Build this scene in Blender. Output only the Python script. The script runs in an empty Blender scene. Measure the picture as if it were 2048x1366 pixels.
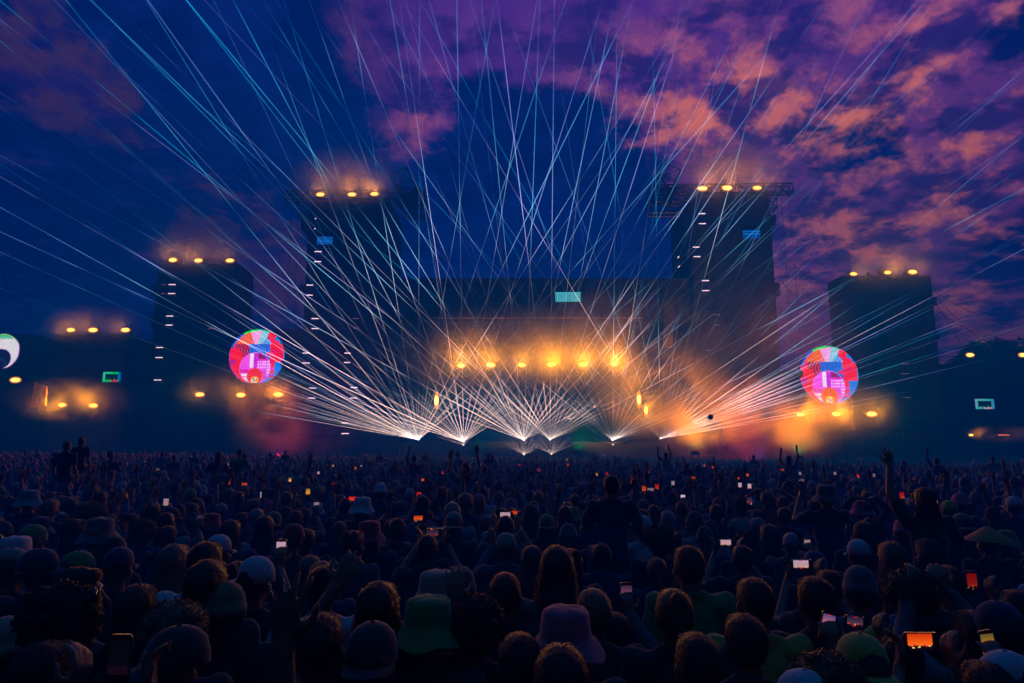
import bpy, bmesh, math, random
import numpy as np
from mathutils import Vector, Matrix, noise as mnoise
R = math.radians
C = bpy.context.scene.collection
SC = bpy.context.scene
# ------------------------------------------------------------------ camera
PITCH, F, CAMZ = R(9.2), 1365.0, 2.45
cd = bpy.data.cameras.new('camera'); cam = bpy.data.objects.new('camera', cd); C.objects.link(cam)
cam.location = (0, 0, CAMZ); cam.rotation_euler = (R(90) + PITCH, 0, 0)
cd.sensor_width = 36; cd.lens = 36 * F / 2048; cd.clip_start = .05; cd.clip_end = 3000
SC.camera = cam
def ray(px, py):
    u, v = (px - 1024) / F, -(py - 683) / F
    return Vector((u, math.cos(PITCH) - v * math.sin(PITCH), math.sin(PITCH) + v * math.cos(PITCH)))
def P(px, py, Y):
    d = ray(px, py); return Vector((0, 0, CAMZ)) + d * (Y / d.y)
# ------------------------------------------------------------------ render settings
SC.view_settings.view_transform = 'Standard'; SC.view_settings.look = 'None'
SC.view_settings.exposure = 0; SC.view_settings.gamma = 1
SC.render.engine = 'CYCLES'
cy = SC.cycles
cy.use_denoising = True; cy.denoiser = 'OPENIMAGEDENOISE'
cy.max_bounces = 3; cy.diffuse_bounces = 1; cy.glossy_bounces = 2; cy.volume_bounces = 1; cy.transmission_bounces = 2
cy.transparent_max_bounces = 96
cy.sample_clamp_indirect = 2.0; cy.sample_clamp_direct = 0; cy.caustics_reflective = False; cy.caustics_refractive = False
cy.volume_step_rate = 1.0; cy.volume_max_steps = 64; cy.use_light_tree = True
# ------------------------------------------------------------------ nodes helpers
def s2l(c):
    return tuple((x/255/12.92 if x/255 <= .04045 else ((x/255+.055)/1.055)**2.4) for x in c)
class NT:
    def __init__(s, nt): s.nt = nt; nt.nodes.clear()
    def n(s, t, **k):
        nd = s.nt.nodes.new(t)
        for a, b in k.items():
            if a.startswith('i_'):
                key = a[2:]; key = int(key) if key.isdigit() else key.replace('_', ' ')
                nd.inputs[key].default_value = b
            else: setattr(nd, a, b)
        return nd
    def l(s, a, b): s.nt.links.new(a, b)
    def m(s, op, a, b=None, c=None, clamp=False):
        nd = s.nt.nodes.new('ShaderNodeMath'); nd.operation = op; nd.use_clamp = clamp
        for i, x in enumerate((a, b, c)):
            if x is None: continue
            if isinstance(x, (int, float)): nd.inputs[i].default_value = x
            else: s.l(x, nd.inputs[i])
        return nd.outputs[0]
    def mix(s, f, a, b):
        nd = s.nt.nodes.new('ShaderNodeMix'); nd.data_type = 'RGBA'
        for i, x in ((0, f), (6, a), (7, b)):
            if isinstance(x, tuple): nd.inputs[i].default_value = (*x, 1)
            elif isinstance(x, (int, float)): nd.inputs[i].default_value = x
            else: s.l(x, nd.inputs[i])
        return nd.outputs[2]
    def ramp(s, f, stops, interp='LINEAR'):
        nd = s.nt.nodes.new('ShaderNodeValToRGB'); cr = nd.color_ramp; cr.interpolation = interp
        while len(cr.elements) > 1: cr.elements.remove(cr.elements[0])
        cr.elements[0].position = stops[0][0]; cr.elements[0].color = (*stops[0][1], 1)
        for p, c in stops[1:]:
            e = cr.elements.new(p); e.color = (*c, 1)
        s.l(f, nd.inputs[0]); return nd.outputs[0]
    def mrange(s, v, a, b, c=0., d=1., smooth=True):
        nd = s.nt.nodes.new('ShaderNodeMapRange'); nd.interpolation_type = 'SMOOTHSTEP' if smooth else 'LINEAR'
        s.l(v, nd.inputs[0])
        for i, x in zip((1, 2, 3, 4), (a, b, c, d)): nd.inputs[i].default_value = x
        return nd.outputs[0]
# ------------------------------------------------------------------ world: dusk sky with sunset-lit clouds
W = bpy.data.worlds.new("World"); SC.world = W; W.use_nodes = True
w = NT(W.node_tree)
tc = w.n('ShaderNodeTexCoord'); D = tc.outputs['Generated']
sx = w.n('ShaderNodeSeparateXYZ'); w.l(D, sx.inputs[0])
# clouds lie in a layer overhead: project the direction on a soft dome
den = w.m('ADD', w.m('ABSOLUTE', sx.outputs[2]), .22)
cx = w.m('DIVIDE', sx.outputs[0], den); cyy = w.m('DIVIDE', sx.outputs[1], den)
cv = w.n('ShaderNodeCombineXYZ'); w.l(cx, cv.inputs[0]); w.l(cyy, cv.inputs[1])
def wnoise(scale, detail, rough, dist=0., off=(0,0,0), src=None):
    mp = w.n('ShaderNodeMapping'); mp.inputs[1].default_value = off; w.l(src or cv.outputs[0], mp.inputs[0])
    nz = w.n('ShaderNodeTexNoise', i_Scale=scale, i_Detail=detail, i_Roughness=rough, i_Distortion=dist)
    w.l(mp.outputs[0], nz.inputs[0]); return nz.outputs[0]
n1 = wnoise(3.6, 8, .62, .25, (3.1, 1.7, 0)); n2 = wnoise(8.5, 7, .60, .2, (9, 4, 0)); n3 = wnoise(1.3, 4, .55, .2, (21, 8, 0))
n4 = wnoise(13., 8, .62, .15, (0, 0, 0), D)
# slight domain warp of the blob lookups
def dirv(px, py): d = ray(px, py); return tuple(d.normalized())
wv = w.n('ShaderNodeTexNoise', i_Scale=5.0, i_Detail=5, i_Roughness=.6); w.l(D, wv.inputs[0])
wa = w.n('ShaderNodeVectorMath', operation='SUBTRACT'); w.l(wv.outputs[1], wa.inputs[0]); wa.inputs[1].default_value = (.5, .5, .5)
wb = w.n('ShaderNodeVectorMath', operation='SCALE'); w.l(wa.outputs[0], wb.inputs[0]); wb.inputs[3].default_value = .20
wc = w.n('ShaderNodeVectorMath', operation='ADD'); w.l(D, wc.inputs[0]); w.l(wb.outputs[0], wc.inputs[1])
WD = wc.outputs[0]
def blob(px, py, r, ax=1., ang=0.):
    """soft disc of sky round a direction; r in radians, ax stretches it along its own axis"""
    d = Vector(dirv(px, py)); e = d.cross(Vector((0, 0, 1))).normalized(); u = e.cross(d).normalized()
    a = e * math.cos(ang) + u * math.sin(ang); b = -e * math.sin(ang) + u * math.cos(ang)
    sub = w.n('ShaderNodeVectorMath', operation='SUBTRACT'); w.l(WD, sub.inputs[0]); sub.inputs[1].default_value = d
    def dt(v):
        q = w.n('ShaderNodeVectorMath', operation='DOT_PRODUCT'); w.l(sub.outputs[0], q.inputs[0]); q.inputs[1].default_value = v; return q.outputs['Value']
    x = w.m('DIVIDE', dt(a), r * ax); y = w.m('DIVIDE', dt(b), r); z = w.m('DIVIDE', dt(d), r)
    s = w.m('ADD', w.m('ADD', w.m('MULTIPLY', x, x), w.m('MULTIPLY', y, y)), w.m('MULTIPLY', z, z))
    return w.m('EXPONENT', w.m('MULTIPLY', s, -1.0))
def wsum(lst):
    o = None
    for wt, b in lst:
        t = w.m('MULTIPLY', b, wt); o = t if o is None else w.m('ADD', o, t)
    return o
#SKYBLOBS
pos = [(1.6, blob(1130, 20, .17, 2.0)), (.9, blob(850, 120, .09, 1.3)), (.8, blob(850, 270, .06, 1.2, .5)), (1.35, blob(1480, 180, .15, 1.3)),
       (1.1, blob(1400, 320, .08)), (1.3, blob(1850, 100, .15, 1.3)), (1.35, blob(1900, 360, .13, 1.1)), (.9, blob(1720, 470, .10, 1.3)),
       (.85, blob(110, 110, .075, 1.8, -.5)), (.7, blob(210, 175, .05, 1.4, -.6)), (.6, blob(1500, 440, .09)), (.8, blob(1980, 560, .12, 1.4)), (.9, blob(560, 560, .07, 1.6)), (.8, blob(1610, 600, .07, 1.3)), (.5, blob(420, 470, .06, 1.6)),
       (.5, blob(1270, 560, .03, 2)), (.35, blob(720, 620, .03, 2))]
neg = [(1.9, blob(1060, 285, .135, 1.2)), (.9, blob(1320, 190, .03, 2.)), (.8, blob(1860, 230, .03, 2.4, .2)), (.8, blob(1960, 330, .025, 2.2, .2)), (1.0, blob(1220, 390, .09, 1.0)), (1.5, blob(1690, 195, .045, 3.0, .25)), (1.6, blob(1670, 340, .075, 1.3, -.2)),
       (1.6, blob(1990, 490, .065, 1.6, .3)), (.7, blob(1780, 290, .04, 1.5)), (1.2, blob(2040, 80, .06, 1.4)), (.8, blob(1540, 110, .03, 2.2)), (.6, blob(1330, 20, .03, 2)), (.8, blob(1090, 520, .14, 1.5)),
       (.8, blob(450, 120, .13, 1.2))]
cover = w.m('SUBTRACT', wsum(pos), wsum(neg))
nn = w.m('SUBTRACT', w.m('ADD', w.m('MULTIPLY', n1, .5), w.m('MULTIPLY', n2, .5)), .5)
val = w.m('ADD', cover, w.m('MULTIPLY', nn, 3.3))
cl = w.mrange(val, .24, .86)
warm = wsum([(1.3, blob(1900, 390, .19, 1.2)), (.75, blob(1420, 260, .14)), (.6, blob(1960, 150, .16)), (.55, blob(150, 150, .12)), (.55, blob(830, 270, .08)), (.9, blob(1450, 310, .11))])
fr = w.mrange(w.m('ADD', nn, w.m('MULTIPLY', w.m('SUBTRACT', n4, .5), 1.2)), -.10, .34)
wf = w.m('MULTIPLY', warm, w.m('ADD', w.m('MULTIPLY', fr, 1.0), .05), clamp=True)
lit = w.mix(wf, s2l((74, 38, 128)), s2l((250, 128, 84)))
lit = w.mix(w.m('MULTIPLY', w.mrange(n4, .45, .65), .35), lit, s2l((112, 66, 142)))
lit = w.mix(w.mrange(sx.outputs[0], -.30, -.10), s2l((62, 40, 78)), lit)
thick = w.mrange(n2, .40, .56)
lit = w.mix(w.m('MULTIPLY', w.m('SUBTRACT', 1.0, thick), .82), lit, s2l((26, 26, 100)))
lit = w.mix(w.m('SUBTRACT', 1.0, w.mrange(sx.outputs[2], .05, .30)), lit, s2l((92, 48, 88)))  # low rose in the sky colour stands in for lit smoke behind the towers
# clear / dark-cloud base blue
base = w.ramp(w.m('ADD', w.m('MULTIPLY', sx.outputs[0], .5), .5), [(0., s2l((0, 22, 60))), (.25, s2l((0, 30, 84))), (.5, s2l((0, 34, 108))), (.68, s2l((4, 26, 102))), (.85, s2l((14, 18, 84))), (1, s2l((14, 14, 66)))])
dk = w.m('ADD', w.m('MULTIPLY', n3, .55), w.m('MULTIPLY', n1, .45))
base = w.mix(w.mrange(dk, .42, .58), w.mix(.0, base, base), s2l((0, 24, 82)))
base = w.mix(w.m('MULTIPLY', w.mrange(w.m('ADD', n2, w.m('MULTIPLY', n3, .3)), .58, .80), .5), base, s2l((12, 40, 118)))
sky = w.mix(cl, base, lit)
# below the horizon and behind: plain dark blue dusk
sky = w.mix(w.mrange(sx.outputs[2], -.05, .0), s2l((0, 10, 40)), sky)
sky = w.mix(w.mrange(sx.outputs[1], -.1, .25), (.004, .006, .014), sky)   # dim grey violet dusk behind the viewer
sky = w.mix(w.mrange(sx.outputs[2], .72, .95), sky, (.0, .085, .31))   # clear deep blue straight overhead
# daylight left in the air: the physical sky with the sun far down
ns = w.n('ShaderNodeTexSky'); ns.sky_type = 'NISHITA'; ns.sun_disc = False; ns.sun_elevation = R(-4); ns.sun_rotation = R(65)
bg1 = w.n('ShaderNodeBackground', i_Strength=1.85); w.l(sky, bg1.inputs[0])
bg2 = w.n('ShaderNodeBackground', i_Strength=.02); w.l(ns.outputs[0], bg2.inputs[0])
ad = w.n('ShaderNodeAddShader'); w.l(bg1.outputs[0], ad.inputs[0]); w.l(bg2.outputs[0], ad.inputs[1])
wo = w.n('ShaderNodeOutputWorld'); w.l(ad.outputs[0], wo.inputs[0])
W.cycles.sampling_method = 'MANUAL'; W.cycles.sample_map_resolution = 256
# ------------------------------------------------------------------ materials
MATS = {}
def mat(name, col, rough=.7, metal=0., bump=0., bscale=40., var=.0, spec=.5, sheen=0.):
    if name in MATS: return MATS[name]
    m = bpy.data.materials.new(name); m.use_nodes = True; t = NT(m.node_tree)
    b = t.n('ShaderNodeBsdfPrincipled', i_Roughness=rough, i_Metallic=metal); b.inputs['Specular IOR Level'].default_value = spec
    o = t.n('ShaderNodeOutputMaterial'); t.l(b.outputs[0], o.inputs[0])
    tcx = t.n('ShaderNodeTexCoord'); nz = t.n('ShaderNodeTexNoise', i_Scale=bscale, i_Detail=5.); t.l(tcx.outputs['Object'], nz.inputs[0])
    if var > 0:
        c = t.mix(t.mrange(nz.outputs[0], .3, .7), tuple(x * (1 - var) for x in col), tuple(min(1, x * (1 + var)) for x in col)); t.l(c, b.inputs['Base Color'])
    else: b.inputs['Base Color'].default_value = (*col, 1)
    if bump > 0:
        bp = t.n('ShaderNodeBump', i_Strength=bump, i_Distance=.01); t.l(nz.outputs[0], bp.inputs['Height']); t.l(bp.outputs[0], b.inputs['Normal'])
    if sheen: b.inputs['Sheen Weight'].default_value = sheen
    MATS[name] = m; return m
def emis(name, col, st):
    if name in MATS: return MATS[name]
    m = bpy.data.materials.new(name); m.use_nodes = True; t = NT(m.node_tree)
    e = t.n('ShaderNodeEmission', i_Strength=st); e.inputs[0].default_value = (*col, 1)
    o = t.n('ShaderNodeOutputMaterial'); t.l(e.outputs[0], o.inputs[0]); m.cycles.emission_sampling = 'NONE'
    MATS[name] = m; return m
def emis_attr(name, st, sample='NONE'):
    if name in MATS: return MATS[name]
    m = bpy.data.materials.new(name); m.use_nodes = True; t = NT(m.node_tree)
    a = t.n('ShaderNodeAttribute', attribute_name='pic'); e = t.n('ShaderNodeEmission', i_Strength=st); t.l(a.outputs[0], e.inputs[0])
    o = t.n('ShaderNodeOutputMaterial'); t.l(e.outputs[0], o.inputs[0]); m.cycles.emission_sampling = sample
    MATS[name] = m; return m
# ------------------------------------------------------------------ mesh helpers
def tag(o, label=None, cat=None, group=None, kind=None):
    if label: o['label'] = label
    if cat: o['category'] = cat
    if group: o['group'] = group
    if kind: o['kind'] = kind
    return o
def empty(name, loc, label=None, cat=None, group=None, rz=0):
    o = bpy.data.objects.new(name, None); C.objects.link(o); o.location = loc; o.rotation_euler = (0, 0, rz); o.empty_display_size = .2
    return tag(o, label, cat, group)
class MB:
    """collects geometry in world space, builds one mesh object"""
    def __init__(s): s.v = []; s.f = []
    def add(s, vs, fs):
        o = len(s.v); s.v += [tuple(x) for x in vs]; s.f += [tuple(i + o for i in q) for q in fs]; return s
    def box(s, a, b):
        x0, y0, z0 = a; x1, y1, z1 = b
        return s.add([(x0,y0,z0),(x1,y0,z0),(x1,y1,z0),(x0,y1,z0),(x0,y0,z1),(x1,y0,z1),(x1,y1,z1),(x0,y1,z1)],
                     [(0,3,2,1),(4,5,6,7),(0,1,5,4),(1,2,6,5),(2,3,7,6),(3,0,4,7)])
    def tube(s, a, b, r, n=6, r2=None, cap=True):
        a, b = Vector(a), Vector(b); d = (b - a)
        if d.length < 1e-6: return s
        d.normalize(); u = d.orthogonal().normalized(); w_ = d.cross(u); r2 = r if r2 is None else r2
        vs = [a + (u * math.cos(2*math.pi*i/n) + w_ * math.sin(2*math.pi*i/n)) * r for i in range(n)]
        vs += [b + (u * math.cos(2*math.pi*i/n) + w_ * math.sin(2*math.pi*i/n)) * r2 for i in range(n)]
        fs = [(i, (i+1) % n, n + (i+1) % n, n + i) for i in range(n)]
        if cap: fs += [tuple(range(n))[::-1], tuple(range(n, 2*n))]
        return s.add(vs, fs)
    def ell(s, c, r, nu=12, nv=8, rot=None):
        vs = []; fs = []
        for j in range(nv + 1):
            th = math.pi * j / nv
            for i in range(nu):
                ph = 2*math.pi*i/nu; p = Vector((r[0]*math.sin(th)*math.cos(ph), r[1]*math.sin(th)*math.sin(ph), r[2]*math.cos(th)))
                if rot is not None: p = rot @ p
                vs.append(Vector(c) + p)
        for j in range(nv):
            for i in range(nu): fs.append((j*nu+i, (j+1)*nu+i, (j+1)*nu+(i+1) % nu, j*nu+(i+1) % nu))
        return s.add(vs, fs)
    def lathe(s, prof, c=(0,0,0), n=20, M=None):
        vs = []; fs = []; k = len(prof)
        for r, z in prof:
            for i in range(n):
                p = Vector((r*math.cos(2*math.pi*i/n), r*math.sin(2*math.pi*i/n), z))
                if M is not None: p = M @ p
                vs.append(p + Vector(c))
        for j in range(k - 1):
            for i in range(n): fs.append((j*n+i, j*n+(i+1) % n, (j+1)*n+(i+1) % n, (j+1)*n+i))
        return s.add(vs, fs)
    def truss(s, a, b, wd=.8, r=.06, step=None, up=(0,0,1), h=None):
        a, b = Vector(a), Vector(b); d = (b - a); L = d.length; d.normalize(); up = Vector(up)
        side = d.cross(up).normalized(); up = side.cross(d).normalized(); h = h or wd
        cs = [side*wd/2*i + up*h/2*j for i, j in ((-1,-1),(1,-1),(1,1),(-1,1))]
        for c in cs: s.tube(a + c, b + c, r, 5)
        n = max(1, round(L / (step or wd)))
        for k in range(n + 1):
            p = a + d*L*k/n
            for i in range(4): s.tube(p + cs[i], p + cs[(i+1) % 4], r*.6, 4)
            if k < n:
                q = a + d*L*(k+1)/n
                for i in range(4):
                    if (k + i) % 2: s.tube(p + cs[i], q + cs[(i+1) % 4], r*.6, 4)
                    else: s.tube(p + cs[(i+1) % 4], q + cs[i], r*.6, 4)
        return s
    def build(s, name, m, parent=None, smooth=False, origin=None):
        me = bpy.data.meshes.new(name); o = bpy.data.objects.new(name, me); C.objects.link(o)
        off = Vector((0,0,0))
        if parent is not None: off = parent.matrix_basis.translation.copy(); o.parent = parent; assert parent.rotation_euler.z == 0
        if origin is not None: off = off + Vector(origin) if parent is not None else Vector(origin); o.location = Vector(origin)
        me.from_pydata([tuple(Vector(v) - off) for v in s.v], [], s.f); me.materials.append(m)
        if smooth: me.shade_smooth()
        return o
def wpos(o):
    p = Vector(o.location)
    while o.parent is not None: o = o.parent; p = p + Vector(o.location)
    return p
def light(name, loc, power, col, parent=None, radius=.12, spot=None, target=None):
    ld = bpy.data.lights.new(name, 'SPOT' if spot else 'POINT'); ld.energy = power; ld.color = col; ld.shadow_soft_size = radius
    o = bpy.data.objects.new(name, ld); C.objects.link(o)
    p = Vector(loc)
    if spot: ld.spot_size = R(spot); ld.spot_blend = .8
    if target is not None: o.rotation_euler = (Vector(target) - p).to_track_quat('-Z', 'Y').to_euler()
    if parent is not None: o.parent = parent; p = p - wpos(parent)
    o.location = p; return o
# ------------------------------------------------------------------ ground
def sstep(a, b, x):
    t = np.clip((x - a) / (b - a), 0, 1); return t*t*(3-2*t)
def gz(x, y): return float(-.012 * np.clip(x, -110, 110) * sstep(8, 60, y))
gx = np.concatenate([np.linspace(-900, -120, 8), np.linspace(-110, 110, 23), np.linspace(120, 900, 8)])
gy = np.concatenate([np.linspace(-300, -20, 6), np.linspace(-10, 70, 17), np.linspace(80, 160, 9), np.linspace(250, 1500, 6)])
gmb = MB(); gmb.v = [(x, y, gz(x, y)) for y in gy for x in gx]
gmb.f = [(j*len(gx)+i, j*len(gx)+i+1, (j+1)*len(gx)+i+1, (j+1)*len(gx)+i) for j in range(len(gy)-1) for i in range(len(gx)-1)]
g = gmb.build('ground', mat('trodden_grass', (.035, .05, .02), .95, bump=.6, bscale=3., var=.5)); tag(g, kind='structure')
# ------------------------------------------------------------------ stage structures
M_BLK = mat('black_scrim', (.007, .008, .011), .8, bump=.3, bscale=2., var=.35)
M_PAN = mat('dark_panel', (.012, .013, .018), .6, bump=.2, bscale=1.5, var=.3)
M_STL = mat('dark_steel', (.022, .023, .028), .45, metal=.6, var=.2)
M_CASE = mat('black_plastic', (.02, .02, .022), .4)
M_LED = emis('led_strip_light', (1.0, .70, .86), 3.4)
YS = 90.0
def pbox(mb, px0, px1, pyt, pyb, Y, dep, pyref=None):
    """box whose front face stands at depth Y; edges read from the photograph's outline"""
    pr = pyref if pyref else (pyt + (pyb or 900)) / 2
    x0, x1 = P(px0, pr, Y).x, P(px1, pr, Y).x; zt = P(1024, pyt, Y).z
    zb = P(1024, pyb, Y).z if pyb else min(gz(x0, Y), gz(x1, Y)) - .3
    return mb.box((x0, Y, zb), (x1, Y + dep, zt))
def scaffold(mb, x0, x1, z0, z1, y, r=.05, bay=2.6):
    nx = max(1, round((x1-x0)/bay)); nz = max(1, round((z1-z0)/bay))
    for i in range(nx+1): x = x0+(x1-x0)*i/nx; mb.tube((x,y,z0),(x,y,z1), r, 5)
    for j in range(nz+1): z = z0+(z1-z0)*j/nz; mb.tube((x0,y,z),(x1,y,z), r, 5)
    for i in range(nx):
        for j in range(nz):
            if (i+j) % 2: mb.tube((x0+(x1-x0)*i/nx,y,z0+(z1-z0)*j/nz),(x0+(x1-x0)*(i+1)/nx,y,z0+(z1-z0)*(j+1)/nz), r*.7, 4)
def led(parent, px, py, Y, wpx=14, ang=0., dim=False):
    c = P(px, py, Y - .25); hw = wpx / 2 / F * Y; d = Vector((math.cos(ang), 0, math.sin(ang)))
    mb = MB(); n = Vector((-d.z, 0, d.x)) * .045
    a, b = c - d*hw, c + d*hw
    mb.add([a-n, b-n, b+n, a+n, a-n+Vector((0,.08,0)), b-n+Vector((0,.08,0)), b+n+Vector((0,.08,0)), a+n+Vector((0,.08,0))],
           [(0,1,2,3),(7,6,5,4),(4,5,1,0),(5,6,2,1),(6,7,3,2),(7,4,0,3)])
    return mb.build('led_strip', M_LED if not dim else emis('led_strip_dim', (.9, .35, .5), .35), parent)
def panels(parent, x0, x1, z0, z1, Y, nx, nz):
    """faint seams of the cloth panels standing proud of the wall"""
    mb = MB()
    for i in range(nx+1): x = x0+(x1-x0)*i/nx; mb.box((x-.06, Y-.06, z0), (x+.06, Y-.004, z1))
    for j in range(1, nz): z = z0+(z1-z0)*j/nz; mb.box((x0, Y-.045, z-.05), (x1, Y-.008, z+.05))
    return mb.build('panel_frame', M_STL, parent)
def tower(label, px0, px1, pyt, Y, dep, boxes=(), leds=(), cut=None, nm='speaker_tower'):
    pr = 620; x0, x1 = P(px0, pr, Y).x, P(px1, pr, Y).x; zt = P(1024, pyt, Y).z
    zb = min(gz(x0, Y), gz(x1, Y)) - .3
    root = empty(nm, ((x0+x1)/2, Y, 0), label, 'tower')
    mb = MB()
    if cut:   # roof line that slopes at one end; cut = (px of the corner, py of the low side, side)
        xc = P(cut[0], pyt, Y).x; zl = P(1024, cut[1], Y).z
        pts = [(x0, zb), (x1, zb), (x1, zl), (xc, zt), (x0, zt)] if cut[2] == 'r' else [(x0, zb), (x1, zb), (x1, zt), (xc, zt), (x0, zl)]
        n = len(pts)
        mb.add([(x, Y, z) for x, z in pts] + [(x, Y+dep, z) for x, z in pts],
               [tuple(range(n)), tuple(range(n, 2*n))[::-1]] + [(i, i+n, (i+1) % n + n, (i+1) % n) for i in range(n)])
    else: mb.box((x0, Y, zb), (x1, Y+dep, zt))
    mb.build('wall', M_BLK, root)
    panels(root, x0+.1, x1-.1, 1, (P(1024, cut[1], Y).z if cut else zt) - .2, Y, 4, 9)
    for b in boxes:
        m2 = MB(); pbox(m2, *b[:4], Y - .6, 2.2); m2.build('balcony_box', M_PAN, root)
    for l in leds: led(root, l[0], l[1], Y, *l[2:])
    return root
TL = tower('tall black tower left of the stage, with a blue striped screen', 608, 773, 398, YS, 11, boxes=[(602, 628, 430, 458), (598, 612, 570, 590)],
    leds=[(625,437),(624,457),(636,503),(635,523),(619,570),(618,590),(630,637),(630,657),(612,706),(612,726),(625,776),(623,796),(712,656,12,0,True),(712,637,12,0,True),(695,706,12),(694,725,12),(708,775),(707,796)])
TR = tower('tall black tower right of the stage, with a blue striped screen', 1387, 1553, 384, YS, 11, boxes=[(1540, 1552, 430, 450), (1552, 1560, 565, 590)],
    leds=[(1404,427),(1405,447),(1393,494),(1394,513),(1411,561),(1412,581),(1357,514,5,.9),(1358,533,5,.9),(1434,629,12,0,True),(1434,650,12,0,True),(1418,700,12,0,True)])
OL = tower('black tower left of the left round screen', 310, 470, 527, YS+3, 6, boxes=[(304, 316, 570, 590), (302, 312, 632, 655)],
    leds=[(344,569),(327,569,8,0,True),(343,587),(326,587,8,0,True),(339,632),(338,650),(319,695),(318,715),(315,760),(422,657,14,0,True)])
OR = tower('black tower above the right round screen', 1690, 1868, 551, YS+3, 4.5, boxes=[(1864, 1874, 594, 610), (1866, 1878, 660, 680)],
    leds=[(1810,727,14,0,True),(1811,747,14,0,True),(1815,795,14,0,True)])
FL = tower('low black tower at the far left under three amber lamps', 118, 262, 668, YS+5, 8)
FB = tower('dark building behind the white crescent screen at the left edge', -90, 74, 669, YS+6, 8, nm='stage_building')
# wings: the long low walls that join the towers
def wing(label, px0, px1, pyt, Y, dep, rail=True):
    x0, x1 = P(px0, 800, Y).x, P(px1, 800, Y).x; zt = P(1024, pyt, Y).z; zb = min(gz(x0, Y), gz(x1, Y)) - .3
    root = empty('stage_wing', ((x0+x1)/2, Y, 0), label, 'stage wall')
    MB().box((x0, Y, zb), (x1, Y+dep, zt)).build('wall', M_BLK, root)
    mb = MB(); scaffold(mb, x0+.1, x1-.1, max(0, zb), zt-.1, Y-.35, .045); mb.build('scaffold', M_STL, root)
    if rail:
        mb = MB(); n = max(2, round((x1-x0)/1.5))
        for i in range(n+1): x = x0+(x1-x0)*i/n; mb.tube((x, Y+.1, zt), (x, Y+.1, zt+1.1), .03, 4)
        for h in (.55, 1.1): mb.tube((x0, Y+.1, zt+h), (x1, Y+.1, zt+h), .03, 4)
        mb.build('railing', M_STL, root)
    return root
WL = wing('dark wall behind the left round screen, joining the two left towers', 490, 606, 658, YS+4, 6, False)
wing('low dark wall along the far left, behind the lit emblem board', -150, 312, 742, YS+8, 5)
wing('dark scaffolded wall right of the right tower, behind the two cyan edged screens', 1868, 2240, 728, YS+6, 5)
wing('dark wall behind the right round screen, joining the two right towers', 1553, 1700, 742, YS+4, 6, False)
wing('low front wall along the left half, below the amber lamps', 250, 800, 835, YS-3, 2.5)
wing('low front wall along the right half, below the amber lamps', 1350, 1960, 862, YS-3, 2.5)
for l in ((690,846),(690,867)): led(TL, l[0], l[1], YS-3.2)
# centre stage
SX0, SX1 = P(775, 640, YS).x+.05, P(1385, 640, YS).x-.05
zf0, zf1 = P(1024, 640, YS).z, P(1024, 554, YS).z
zfl = P(1024, 884, YS-1).z
ST = empty('main_stage', (P(1075, 880, YS).x, YS, 0), 'open main stage between the two tall towers, lit amber from inside', 'stage')
MB().box((SX0, YS+.6, zf0), (SX1, YS+1.6, zf1)).build('fascia', M_BLK, ST)
panels(ST, SX0+.1, SX1-.1, zf0+.1, zf1-.1, YS+.6, 14, 3)
MB().box((SX0, YS+1.6, zf1-.5), (SX1, YS+20, zf1)).build('roof', M_PAN, ST)
MB().box((SX0, YS+20, -1), (SX1, YS+20.5, zf1)).build('back_wall', M_PAN, ST)
for s, xs in ((-1, SX0), (1, SX1)):
    MB().box((xs-.3 if s < 0 else xs, YS+1.7, -1), (xs if s < 0 else xs+.3, YS+19.9, zf1-.6)).build('side_wall', M_PAN, ST)
MB().box((P(770,880,YS).x, YS-2, -1.2), (P(1385,880,YS).x, YS+19.8, zfl)).build('stage_floor', M_PAN, ST)
mb = MB(); xa, xb = P(862,745,YS).x, P(1288,745,YS).x; zt_ = P(1024,746,YS).z
mb.truss((xa, YS+.2, zt_), (xb, YS+.2, zt_), .9, .05); mb.build('lighting_truss', M_STL, ST)
mb = MB(); zt2 = P(1024,636,YS).z; mb.tube((P(866,636,YS).x, YS, zt2), (P(1284,636,YS).x, YS, zt2), .05, 5); mb.build('edge_rail', mat('worn_brass', (.5, .25, .08), .4, metal=.8), ST)
for px in (868, 1280):
    mb = MB(); x = P(px, 800, YS).x; mb.truss((x, YS+.2, zfl), (x, YS+.2, zt_), .9, .05, up=(0,1,0)); mb.build('column', M_STL, ST)
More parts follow.
